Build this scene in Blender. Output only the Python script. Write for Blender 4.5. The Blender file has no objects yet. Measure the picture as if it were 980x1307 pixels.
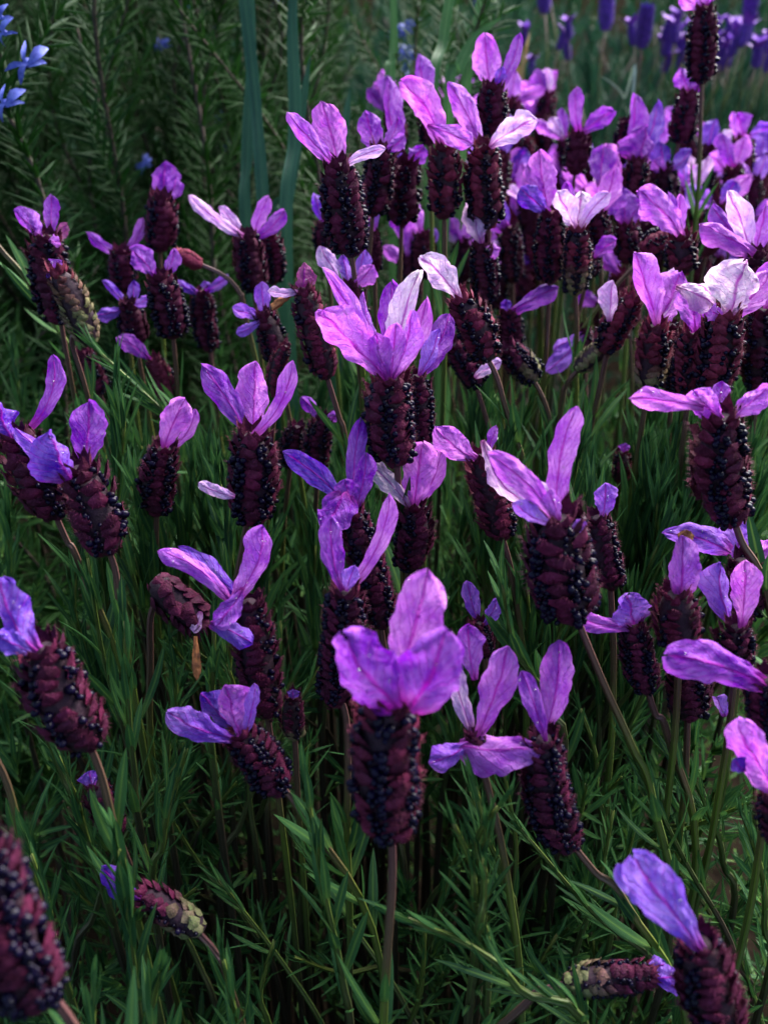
import bpy, math, random
import numpy as np
from mathutils import Vector, Matrix
from math import radians, sin, cos, pi, tan

# ------------------------------------------------------------------ camera, sky, sun, exposure
scene = bpy.context.scene
PITCH = radians(32.0)
CAM = Vector((0.0, 0.0, 0.55))
F = 653.5 / tan(radians(30.0))            # focal length in photograph pixels (60 degrees tall)
FW = Vector((0, cos(PITCH), -sin(PITCH)))
UP = Vector((0, sin(PITCH), cos(PITCH)))
RT = Vector((1, 0, 0))

cam_data = bpy.data.cameras.new('camera')
cam_data.sensor_fit = 'VERTICAL'
cam_data.angle = radians(60.0)
cam_data.clip_start = 0.01
cam_data.clip_end = 200
cam_data.dof.use_dof = True
cam_data.dof.focus_distance = 0.235
cam_data.dof.aperture_fstop = cam_data.lens / 1.9     # a phone's tiny pupil, about 1.5 mm
cam = bpy.data.objects.new('camera', cam_data)
cam.location = CAM
cam.rotation_euler = (pi / 2 - PITCH, 0, 0)
scene.collection.objects.link(cam)
scene.camera = cam

SUN_EL, SUN_AZ = radians(44), radians(36)             # azimuth from +Y towards +X
world = bpy.data.worlds.new('World')
scene.world = world
world.use_nodes = True
wn = world.node_tree.nodes
sky = wn.new('ShaderNodeTexSky')
sky.sky_type = 'NISHITA'
sky.sun_disc = False
sky.sun_elevation = SUN_EL
sky.sun_rotation = SUN_AZ
sky.air_density = 1.0
sky.dust_density = 3.0
sky.ozone_density = 1.5
wn['Background'].inputs['Strength'].default_value = 0.05
world.node_tree.links.new(sky.outputs[0], wn['Background'].inputs['Color'])

sun_data = bpy.data.lights.new('sun', 'SUN')
sun_data.energy = 1.7
sun_data.angle = radians(64)
sun_data.color = (1.0, 0.98, 0.96)
sun = bpy.data.objects.new('sun', sun_data)
sd = Vector((sin(SUN_AZ) * cos(SUN_EL), cos(SUN_AZ) * cos(SUN_EL), sin(SUN_EL)))
sun.rotation_euler = sd.to_track_quat('Z', 'Y').to_euler()
sun.location = sd * 5
scene.collection.objects.link(sun)

scene.view_settings.view_transform = 'Standard'
scene.view_settings.look = 'None'
scene.view_settings.exposure = 2.98
scene.view_settings.gamma = 1.0
cy = scene.cycles
cy.use_denoising = True
cy.max_bounces = 4
cy.diffuse_bounces = 2
cy.glossy_bounces = 2
cy.transmission_bounces = 3
cy.caustics_reflective = False
cy.caustics_refractive = False

rng = random.Random(11)
C = scene.collection

# ------------------------------------------------------------------ helpers
def P(px, py, d):
    """point at depth d along the ray through photograph pixel (px, py)"""
    return CAM + (FW + RT * ((px - 490) / F) + UP * ((653.5 - py) / F)) * d

def proj(p):
    v = p - CAM
    d = v.dot(FW)
    if d < 1e-4: return None
    return 490 + v.dot(RT) / d * F, 653.5 - v.dot(UP) / d * F, d

def link(name, me, parent=None, loc=None):
    o = bpy.data.objects.new(name, me)
    C.objects.link(o)
    if parent is not None: o.parent = parent
    if loc is not None: o.location = loc
    return o

def tag(o, label=None, cat=None, group=None, kind=None):
    if label: o['label'] = label
    if cat: o['category'] = cat
    if group: o['group'] = group
    if kind: o['kind'] = kind
    return o

def make_mesh(name, verts, faces, mat=None, uvs=None, smooth=True):
    me = bpy.data.meshes.new(name)
    me.from_pydata([tuple(v) for v in verts], [], faces)
    if uvs is not None:
        uvl = me.uv_layers.new(name='UVMap')
        idx = np.empty(len(me.loops), dtype=np.int32)
        me.loops.foreach_get('vertex_index', idx)
        uvl.data.foreach_set('uv', np.asarray(uvs, dtype=np.float32)[idx].ravel())
    if smooth:
        me.polygons.foreach_set('use_smooth', [True] * len(me.polygons))
    if mat: me.materials.append(mat)
    me.update()
    return me

def grid_faces(nu, nv, off=0):
    return [(off + j * nu + i, off + j * nu + i + 1, off + (j + 1) * nu + i + 1, off + (j + 1) * nu + i)
            for j in range(nv - 1) for i in range(nu - 1)]

def catmull(pts, n=8):
    pts = [Vector(p) for p in pts]
    if len(pts) < 3: return [pts[0].lerp(pts[-1], k / n) for k in range(n + 1)]
    ext = [pts[0] * 2 - pts[1]] + pts + [pts[-1] * 2 - pts[-2]]
    out = []
    for i in range(1, len(ext) - 2):
        a, b, c, d = ext[i - 1:i + 3]
        for k in range(n):
            t = k / n
            out.append(0.5 * (2 * b + (c - a) * t + (2 * a - 5 * b + 4 * c - d) * t * t + (3 * b - a - 3 * c + d) * t ** 3))
    out.append(pts[-1])
    return out

def tube(path, radii, sides=7):
    """tube along a path; uv = (around, metres from the start * 10)"""
    V, Fc, UV = [], [], []
    n = len(path)
    ref = None
    run = 0.0
    for i, p in enumerate(path):
        t = (path[min(i + 1, n - 1)] - path[max(i - 1, 0)]).normalized()
        if ref is None:
            ref = Vector((1, 0, 0)) if abs(t.x) < 0.9 else Vector((0, 1, 0))
        a = (ref - t * ref.dot(t)).normalized(); ref = a
        b = t.cross(a)
        if i: run += (p - path[i - 1]).length
        r = radii[i] if hasattr(radii, '__len__') else radii
        for k in range(sides):
            th = 2 * pi * k / sides
            V.append(p + a * (cos(th) * r) + b * (sin(th) * r)); UV.append((k / sides, run * 10))
    for i in range(n - 1):
        for k in range(sides):
            k2 = (k + 1) % sides
            Fc.append((i * sides + k, i * sides + k2, (i + 1) * sides + k2, (i + 1) * sides + k))
    Fc.append(tuple(range(sides))[::-1]); Fc.append(tuple((n - 1) * sides + k for k in range(sides)))
    return V, Fc, UV

# ------------------------------------------------------------------ materials
def new_mat(name):
    m = bpy.data.materials.new(name); m.use_nodes = True
    nt = m.node_tree
    return m, nt, nt.nodes['Principled BSDF'], nt.nodes['Material Output']

def N(nt, kind, **kw):
    n = nt.nodes.new(kind)
    for k, v in kw.items():
        if k in n.inputs: n.inputs[k].default_value = v
        else: setattr(n, k, v)
    return n

def math_node(nt, op, a, b=None, clamp=False):
    n = nt.nodes.new('ShaderNodeMath'); n.operation = op; n.use_clamp = clamp
    for i, x in enumerate((a, b)):
        if x is None: continue
        if isinstance(x, (int, float)): n.inputs[i].default_value = x
        else: nt.links.new(x, n.inputs[i])
    return n.outputs[0]

def mix(nt, fac, a, b, mode='MIX'):
    n = nt.nodes.new('ShaderNodeMix'); n.data_type = 'RGBA'; n.blend_type = mode
    for sock, x in ((n.inputs[0], fac), (n.inputs[6], a), (n.inputs[7], b)):
        if isinstance(x, (int, float)): sock.default_value = x
        elif isinstance(x, tuple): sock.default_value = x if len(x) == 4 else x + (1,)
        else: nt.links.new(x, sock)
    return n.outputs[2]

def ramp(nt, fac, stops, interp='LINEAR'):
    n = nt.nodes.new('ShaderNodeValToRGB'); n.color_ramp.interpolation = interp
    el = n.color_ramp.elements
    while len(el) < len(stops): el.new(0.5)
    for e, (p, c) in zip(el, stops):
        e.position = p; e.color = c if len(c) == 4 else tuple(c) + (1,)
    nt.links.new(fac, n.inputs[0])
    return n.outputs[0]

def G(x): return (x, x, x, 1)

def petal_material():
    m, nt, bsdf, out = new_mat('petal')
    L = nt.links.new
    uv = N(nt, 'ShaderNodeUVMap').outputs[0]
    sep = N(nt, 'ShaderNodeSeparateXYZ'); L(uv, sep.inputs[0])
    u, v = sep.outputs[0], sep.outputs[1]
    info = N(nt, 'ShaderNodeObjectInfo')
    geo = N(nt, 'ShaderNodeTexCoord').outputs['Object']
    warp = N(nt, 'ShaderNodeTexNoise', Scale=230.0, Detail=3.0); L(geo, warp.inputs['Vector'])
    wv = math_node(nt, 'MULTIPLY', math_node(nt, 'SUBTRACT', warp.outputs[0], 0.5), 0.16)
    au = math_node(nt, 'ABSOLUTE', math_node(nt, 'ADD', u, wv))
    # midrib
    rib = ramp(nt, au, [(0.0, G(1)), (0.035, G(0.85)), (0.11, G(0))])
    # side veins sweeping up from the midrib
    ph = math_node(nt, 'ADD', math_node(nt, 'SUBTRACT', math_node(nt, 'MULTIPLY', v, 46), math_node(nt, 'MULTIPLY', au, 17)),
                   math_node(nt, 'MULTIPLY', warp.outputs[0], 9))
    sv = ramp(nt, math_node(nt, 'SINE', ph), [(0.72, G(0)), (1.0, G(1))])
    vo = N(nt, 'ShaderNodeTexVoronoi', Scale=900.0, feature='DISTANCE_TO_EDGE'); L(geo, vo.inputs['Vector'])
    net = ramp(nt, vo.outputs['Distance'], [(0.0, G(1)), (0.13, G(0))])
    fine = N(nt, 'ShaderNodeTexNoise', Scale=1150.0, Detail=4.0, Roughness=0.7); L(geo, fine.inputs['Vector'])
    big = N(nt, 'ShaderNodeTexNoise', Scale=170.0, Detail=4.0, Roughness=0.6); L(geo, big.inputs['Vector'])
    base = info.outputs['Color']
    pale = mix(nt, 0.22, base, (1.0, 0.70, 1.0))
    deep = mix(nt, 1.0, base, (0.62, 0.38, 0.82), 'MULTIPLY')
    c1 = mix(nt, ramp(nt, big.outputs[0], [(0.35, G(0)), (0.68, G(1))]), deep, pale)
    c1 = mix(nt, ramp(nt, fine.outputs[0], [(0.50, G(0)), (0.70, G(0.45))]), c1, pale)
    c1 = mix(nt, ramp(nt, fine.outputs[0], [(0.34, G(0.3)), (0.48, G(0))]), c1, deep)
    rich = mix(nt, 0.6, base, (0.46, 0.0, 0.46))
    c2 = mix(nt, math_node(nt, 'MULTIPLY', sv, 0.42), c1, rich)
    c2 = mix(nt, math_node(nt, 'MULTIPLY', net, 0.20), c2, rich)
    c3 = mix(nt, math_node(nt, 'MULTIPLY', rib, 0.8), c2, (0.42, 0.002, 0.40))
    # magenta throat
    thr = ramp(nt, v, [(0.0, G(0.8)), (0.22, G(0))])
    c4 = mix(nt, thr, c3, (0.34, 0.008, 0.24))
    L(c4, bsdf.inputs['Base Color'])
    bsdf.inputs['Roughness'].default_value = 0.5
    bsdf.inputs['Specular IOR Level'].default_value = 0.22
    bsdf.inputs['Sheen Weight'].default_value = 0.0
    h = math_node(nt, 'ADD', math_node(nt, 'MULTIPLY', big.outputs[0], 1.2),
                  math_node(nt, 'ADD', math_node(nt, 'MULTIPLY', fine.outputs[0], 0.28),
                            math_node(nt, 'ADD', math_node(nt, 'MULTIPLY', net, -0.12),
                                      math_node(nt, 'ADD', math_node(nt, 'MULTIPLY', sv, -0.25), math_node(nt, 'MULTIPLY', rib, -0.5)))))
    b = N(nt, 'ShaderNodeBump', Strength=0.8, Distance=0.0007); L(h, b.inputs['Height'])
    L(b.outputs[0], bsdf.inputs['Normal'])
    tr = N(nt, 'ShaderNodeBsdfTranslucent'); L(c4, tr.inputs[0]); L(b.outputs[0], tr.inputs['Normal'])
    ms = N(nt, 'ShaderNodeMixShader', Fac=0.44); L(bsdf.outputs[0], ms.inputs[1]); L(tr.outputs[0], ms.inputs[2])
    L(ms.outputs[0], out.inputs['Surface'])
    return m

def leaf_material(name, dark, light, rib, transl=0.22, rough=0.48, uvs=True, streak=0.0):
    m, nt, bsdf, out = new_mat(name)
    L = nt.links.new
    info = N(nt, 'ShaderNodeObjectInfo')
    geo = N(nt, 'ShaderNodeTexCoord').outputs['Object']
    no = N(nt, 'ShaderNodeTexNoise', Scale=140.0, Detail=4.0); L(geo, no.inputs['Vector'])
    f = math_node(nt, 'ADD', math_node(nt, 'MULTIPLY', info.outputs['Random'], 0.6), math_node(nt, 'MULTIPLY', no.outputs[0], 0.5), True)
    c = mix(nt, f, dark, light)
    if uvs:
        uv = N(nt, 'ShaderNodeUVMap').outputs[0]
        sep = N(nt, 'ShaderNodeSeparateXYZ'); L(uv, sep.inputs[0])
        au = math_node(nt, 'ABSOLUTE', sep.outputs[0])
        r = ramp(nt, au, [(0.0, G(1)), (0.10, G(0.8)), (0.26, G(0))])
        c = mix(nt, math_node(nt, 'MULTIPLY', r, 0.55), c, rib)
        thr = ramp(nt, sep.outputs[1], [(0.0, G(0.7)), (0.35, G(0))])
        c = mix(nt, thr, c, rib)
    if streak:
        cv = N(nt, 'ShaderNodeCombineXYZ'); L(math_node(nt, 'MULTIPLY', sep.outputs[0], 7.0), cv.inputs[0]); L(math_node(nt, 'MULTIPLY', sep.outputs[1], 3.0), cv.inputs[1])
        sn = N(nt, 'ShaderNodeTexNoise', Scale=1.6, Detail=5.0, Roughness=0.7); L(cv.outputs[0], sn.inputs['Vector'])
        c = mix(nt, ramp(nt, sn.outputs[0], [(0.36, G(streak)), (0.60, G(0))]), c, tuple(x * .3 for x in dark))
        c = mix(nt, ramp(nt, sn.outputs[0], [(0.55, G(0)), (0.75, G(streak))]), c, tuple(x * 1.8 for x in light))
    L(c, bsdf.inputs['Base Color'])
    bsdf.inputs['Roughness'].default_value = rough
    fn = N(nt, 'ShaderNodeTexNoise', Scale=1300.0, Detail=3.0); L(geo, fn.inputs['Vector'])
    b = N(nt, 'ShaderNodeBump', Strength=0.5, Distance=0.0004); L(fn.outputs[0], b.inputs['Height'])
    L(b.outputs[0], bsdf.inputs['Normal'])
    bsdf.inputs['Specular IOR Level'].default_value = 0.18
    tr = N(nt, 'ShaderNodeBsdfTranslucent'); L(c, tr.inputs[0])
    ms = N(nt, 'ShaderNodeMixShader', Fac=transl); L(bsdf.outputs[0], ms.inputs[1]); L(tr.outputs[0], ms.inputs[2])
    L(ms.outputs[0], out.inputs['Surface'])
    return m

def scale_material():
    m, nt, bsdf, out = new_mat('spike_scale')
    L = nt.links.new
    info = N(nt, 'ShaderNodeObjectInfo')
    geo = N(nt, 'ShaderNodeNewGeometry').outputs['Position']
    no = N(nt, 'ShaderNodeTexNoise', Scale=520.0, Detail=4.0, Roughness=0.65); L(geo, no.inputs['Vector'])
    fi = N(nt, 'ShaderNodeTexNoise', Scale=2600.0, Detail=2.0); L(geo, fi.inputs['Vector'])
    base = info.outputs['Color']
    dk = mix(nt, 1.0, base, (0.36, 0.38, 0.42), 'MULTIPLY')
    lt = mix(nt, 0.10, base, (0.45, 0.12, 0.30))
    c = mix(nt, ramp(nt, no.outputs[0], [(0.30, G(0)), (0.72, G(1))]), dk, lt)
    c = mix(nt, ramp(nt, fi.outputs[0], [(0.58, G(0)), (0.80, G(0.35))]), c, (0.30, 0.06, 0.22))
    L(c, bsdf.inputs['Base Color'])
    bsdf.inputs['Roughness'].default_value = 0.62
    bsdf.inputs['Sheen Weight'].default_value = 0.0
    bsdf.inputs['Specular IOR Level'].default_value = 0.15
    bsdf.inputs['Sheen Roughness'].default_value = 0.4
    bsdf.inputs['Sheen Tint'].default_value = (0.85, 0.25, 0.60, 1)
    h = math_node(nt, 'ADD', no.outputs[0], math_node(nt, 'MULTIPLY', fi.outputs[0], 0.5))
    b = N(nt, 'ShaderNodeBump', Strength=0.9, Distance=0.0005); L(h, b.inputs['Height'])
    L(b.outputs[0], bsdf.inputs['Normal'])
    return m

def plain(name, col, rough=0.5, noise=0.0, nscale=300.0, coat=0.0, bump=0.0, col2=None):
    m, nt, bsdf, out = new_mat(name)
    bsdf.inputs['Roughness'].default_value = rough
    bsdf.inputs['Coat Weight'].default_value = coat
    bsdf.inputs['Coat Roughness'].default_value = 0.12
    geo = N(nt, 'ShaderNodeTexCoord').outputs['Object']
    no = N(nt, 'ShaderNodeTexNoise', Scale=nscale, Detail=4.0); nt.links.new(geo, no.inputs['Vector'])
    c2 = col2 or tuple(min(1, x * (1 + noise)) for x in col)
    c = mix(nt, ramp(nt, no.outputs[0], [(0.35, G(0)), (0.65, G(1))]), col, c2)
    nt.links.new(c, bsdf.inputs['Base Color'])
    if bump:
        b = N(nt, 'ShaderNodeBump', Strength=0.7, Distance=bump); nt.links.new(no.outputs[0], b.inputs['Height'])
        nt.links.new(b.outputs[0], bsdf.inputs['Normal'])
    return m

def stem_material():
    m, nt, bsdf, out = new_mat('stem')
    L = nt.links.new
    uv = N(nt, 'ShaderNodeUVMap').outputs[0]
    sep = N(nt, 'ShaderNodeSeparateXYZ'); L(uv, sep.inputs[0])
    info = N(nt, 'ShaderNodeObjectInfo')
    geo = N(nt, 'ShaderNodeTexCoord').outputs['Object']
    no = N(nt, 'ShaderNodeTexNoise', Scale=400.0, Detail=3.0); L(geo, no.inputs['Vector'])
    s = math_node(nt, 'ADD', sep.outputs[1], math_node(nt, 'MULTIPLY', math_node(nt, 'SUBTRACT', no.outputs[0], 0.5), 0.12))
    s = math_node(nt, 'ADD', math_node(nt, 'MULTIPLY', s, 0.75), math_node(nt, 'MULTIPLY', info.outputs['Random'], 0.12))
    c = ramp(nt, s, [(0.05, (0.13, 0.045, 0.055)), (0.28, (0.12, 0.075, 0.035)), (0.42, (0.13, 0.18, 0.022)), (0.70, (0.08, 0.13, 0.022)), (1.0, (0.035, 0.025, 0.016))])
    st = math_node(nt, 'SINE', math_node(nt, 'MULTIPLY', sep.outputs[0], 4 * 2 * pi))
    c = mix(nt, ramp(nt, st, [(0.2, G(0.35)), (0.8, G(0))]), c, (0.05, 0.03, 0.02))
    L(c, bsdf.inputs['Base Color'])
    bsdf.inputs['Roughness'].default_value = 0.5
    b = N(nt, 'ShaderNodeBump', Strength=0.6, Distance=0.0004); L(st, b.inputs['Height']); L(b.outputs[0], bsdf.inputs['Normal'])
    return m

M_PETAL = petal_material()
M_LEAF = leaf_material('lavender_leaf', (0.005, 0.028, 0.017), (0.048, 0.150, 0.040), (0.15, 0.28, 0.05))
M_ROSE = leaf_material('rosemary_needle', (0.002, 0.022, 0.005), (0.022, 0.085, 0.010), (0.03, 0.08, 0.015), 0.22, 0.6)
M_FAR = leaf_material('grey_green_leaf', (0.004, 0.030, 0.018), (0.026, 0.085, 0.042), (0.04, 0.09, 0.04), 0.2, 0.65)
M_STRAP2 = leaf_material('light_strap_leaf', (0.040, 0.120, 0.040), (0.085, 0.21, 0.065), (0.12, 0.24, 0.09), 0.3, 0.4, streak=.7)
M_STRAP = leaf_material('strap_leaf', (0.012, 0.055, 0.040), (0.035, 0.11, 0.06), (0.05, 0.13, 0.07), 0.25, 0.4, streak=.8)
M_SCALE = scale_material()
M_CORE = plain('spike_core', (0.016, 0.003, 0.010), 0.8, 0.8, 900, bump=0.0006)
M_BEAD = plain('floret_bud', (0.0025, 0.0015, 0.006), 0.24, 0, 700, col2=(0.006, 0.003, 0.020))
M_BEAD.node_tree.nodes['Principled BSDF'].inputs['Specular IOR Level'].default_value = 0.14
M_DEW = plain('dew', (0.9, 0.9, 0.95), 0.05)
_nt = M_DEW.node_tree
_ms = N(_nt, 'ShaderNodeMixShader', Fac=0.22); _tp = N(_nt, 'ShaderNodeBsdfTransparent'); _gl = N(_nt, 'ShaderNodeBsdfGlossy', Roughness=0.08)
_nt.links.new(_tp.outputs[0], _ms.inputs[1]); _nt.links.new(_gl.outputs[0], _ms.inputs[2]); _nt.links.new(_ms.outputs[0], _nt.nodes['Material Output'].inputs['Surface'])
M_STEM = stem_material()
M_WOOD = plain('woody_stem', (0.045, 0.030, 0.020), 0.8, 0.8, 250, bump=0.001)
M_SOIL = plain('soil', (0.006, 0.0045, 0.0035), 0.95, 0, 60, bump=0.01, col2=(0.014, 0.010, 0.007))
M_SOIL.node_tree.nodes['Principled BSDF'].inputs['Specular IOR Level'].default_value = 0.0
M_BLUE = plain('rosemary_petal', (0.05, 0.06, 0.38), 0.6, 0, 420, col2=(0.15, 0.19, 0.62))
M_DRY = plain('withered', (0.40, 0.14, 0.035), 0.8, 0, 700, bump=0.0008, col2=(0.16, 0.05, 0.015))
M_STRAW = plain('straw', (0.42, 0.26, 0.08), 0.6, 0.3, 200)
M_PALEB = plain('pale_blade', (0.35, 0.42, 0.30), 0.45, 0.4, 200)
M_FARP = plain('far_petal', (0.20, 0.03, 0.45), 0.6, 0, 120, col2=(0.32, 0.08, 0.58))
M_FARS = plain('far_spike', (0.045, 0.014, 0.16), 0.8, 0, 300, col2=(0.14, 0.04, 0.40))

# ------------------------------------------------------------------ ground
gv, gn = [], 61
for j in range(gn):
    for i in range(gn):
        a, b = (i / (gn - 1) * 2 - 1), (j / (gn - 1) * 2 - 1)
        x, y = 60 * a * abs(a) ** 2.2, 60 * b * abs(b) ** 2.2
        gv.append((x, y, 0.012 * sin(x * 9.1) * cos(y * 7.3) * min(1, 3 / (1 + abs(x) + abs(y)))))
tag(link('ground', make_mesh('ground', gv, grid_faces(gn, gn), M_SOIL)), 'dark bare garden soil under the plants', kind='structure')

# ------------------------------------------------------------------ leaves
def leaf_arrays(length, width, bend, fold, twist, nv=7, droop=0.0):
    """linear lanceolate leaf along +Y, face +Z, rolled margins"""
    V, UV = [], []
    prof = [0.42, 0.72, 0.95, 1.0, 0.88, 0.58, 0.06]
    a = 0.0; y = z = 0.0
    for j in range(nv):
        t = j / (nv - 1)
        w = width / 2 * np.interp(t, np.linspace(0, 1, 7), prof)
        tw = twist * t
        for k, uu in enumerate((-1, -0.55, 0, 0.55, 1)):
            xx = uu * w
            zz = fold * abs(uu) * w - (0.35 * w if abs(uu) == 1 else 0)
            x2 = xx * cos(tw) - zz * sin(tw); z2 = xx * sin(tw) + zz * cos(tw)
            V.append((x2, y - z2 * sin(a), z + z2 * cos(a))); UV.append((uu, t))
        y += length / (nv - 1) * cos(a); z += length / (nv - 1) * sin(a)
        a += bend / (nv - 1)
    return V, UV

LEAF = []
lr = random.Random(5)
for k in range(8):
    V, UV = leaf_arrays(1.0, lr.uniform(0.070, 0.105), lr.uniform(-0.35, 0.75), lr.uniform(0.25, 0.7), lr.uniform(-0.5, 0.5))
    LEAF.append(make_mesh('leaf', V, grid_faces(5, 7), M_LEAF, UV))
BROAD = []
for k in range(5):
    V, UV = leaf_arrays(1.0, lr.uniform(0.135, 0.18), lr.uniform(-0.35, 0.45), lr.uniform(0.25, 0.55), lr.uniform(-0.3, 0.3))
    BROAD.append(make_mesh('leaf', V, grid_faces(5, 7), M_LEAF, UV))

def frame(direction, normal):
    y = direction.normalized()
    z = (normal - y * normal.dot(y))
    if z.length < 1e-5: z = y.orthogonal()
    z.normalize()
    x = y.cross(z)
    return Matrix(((x.x, y.x, z.x, 0), (x.y, y.y, z.y, 0), (x.z, y.z, z.z, 0), (0, 0, 0, 1)))

def put_leaf(parent, root, pos, direction, normal, length, meshes, r, wide=1.0):
    o = link('leaf', r.choice(meshes), parent)
    o.matrix_local = Matrix.Translation(pos - root) @ frame(direction, normal) @ Matrix.Diagonal((length * wide, length, length, 1))
    return o

def leaf_pairs(parent, root, path, s0, s1, step, length, spread0, spread1, r, meshes=LEAF, wide=1.0, top_scale=0.8):
    """decussate pairs of leaves along a path measured from its start (the tip end)"""
    cum = [0.0]
    for a, b in zip(path, path[1:]): cum.append(cum[-1] + (b - a).length)
    s = s0; k = 0; n = 0
    base_rot = r.uniform(0, pi)
    while s < min(s1, cum[-1] - 0.002):
        i = max(j for j in range(len(cum)) if cum[j] <= s)
        i = min(i, len(path) - 2)
        t = (s - cum[i]) / max(1e-9, cum[i + 1] - cum[i])
        p = path[i].lerp(path[i + 1], t)
        up = (path[i] - path[i + 1]).normalized()
        q = (s - s0) / max(1e-6, (s1 - s0))
        spread = spread0 + (spread1 - spread0) * q
        a0 = up.orthogonal().normalized()
        for side in (0, 1):
            rot = base_rot + k * pi / 2 + side * pi + r.uniform(-0.35, 0.35)
            out = Matrix.Rotation(rot, 3, up) @ a0
            th = spread + r.uniform(-0.18, 0.18)
            d = up * cos(th) + out * sin(th)
            nrm = up * sin(th) - out * cos(th)
            ln = length * (top_scale + (1 - top_scale) * min(1, q * 3)) * r.uniform(0.75, 1.2)
            put_leaf(parent, root, p, d, nrm, ln, meshes, r, wide); n += 1
        s += step * r.uniform(0.8, 1.2) * (0.55 + 0.6 * q); k += 1
    return n

# ------------------------------------------------------------------ lavender flower spikes
def scale_arrays():
    V = []
    prof = [(0.0, 0.60), (0.22, 0.95), (0.42, 1.0), (0.66, 0.66), (0.88, 0.26), (1.06, 0.02)]
    for t, w in prof:
        for uu in (-1, -0.5, 0, 0.5, 1):
            V.append((uu * w * 0.5, t, (0.20 + 0.05 * cos(uu * 9)) * (1 - (uu * 0.95) ** 2) * w * (0.6 + 0.4 * sin(pi * t)) + 0.12 * t * t))
    return V, grid_faces(5, len(prof))
SC_V, SC_F = scale_arrays()
SCALE = []
for k in range(4):
    V = [(x + lr.uniform(-.04, .04), y + lr.uniform(-.04, .04), z + lr.uniform(-.03, .03)) for x, y, z in SC_V]
    Fh = list(SC_F)
    for q in range(44):                                         # woolly hairs
        i = lr.randrange(len(SC_V)); x, y, z = V[i]
        x += lr.uniform(-.12, .12); y += lr.uniform(-.08, .08)
        l = lr.uniform(.10, .28); dx = x * .9 + lr.uniform(-.5, .5); dy = lr.uniform(-.1, .9); dz = lr.uniform(.3, 1.0)
        nn = l / math.sqrt(dx * dx + dy * dy + dz * dz); wx = .014
        o_ = len(V)
        V += [(x - wx, y, z - .02), (x + wx, y, z - .02), (x + dx * nn, y + dy * nn, z + dz * nn)]
        Fh.append((o_, o_ + 1, o_ + 2))
    SCALE.append(make_mesh('scale', V, Fh, M_SCALE))

def bead_arrays():
    V, Fc = [(0, 0, -1)], []
    for lat in (-0.7, 0.0, 0.7):
        for k in range(6):
            V.append((cos(k * pi / 3) * cos(lat * 1.1), sin(k * pi / 3) * cos(lat * 1.1), sin(lat * 1.1)))
    V.append((0, 0, 1))
    for k in range(6): Fc.append((0, 1 + (k + 1) % 6, 1 + k))
    for l in range(2):
        for k in range(6):
            k2 = (k + 1) % 6
            Fc.append((1 + l * 6 + k, 1 + l * 6 + k2, 7 + l * 6 + k2, 7 + l * 6 + k))
    for k in range(6): Fc.append((13 + k, 13 + (k + 1) % 6, 19))
    return np.array(V), Fc
BD_V, BD_F = bead_arrays()

COLS = 5
def spike_radius(t):
    return float(np.interp(t, [0, .05, .14, .3, .55, .8, .93, 1.0], [.42, .72, .92, 1.0, 1.0, .90, .70, .40]))

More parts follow.
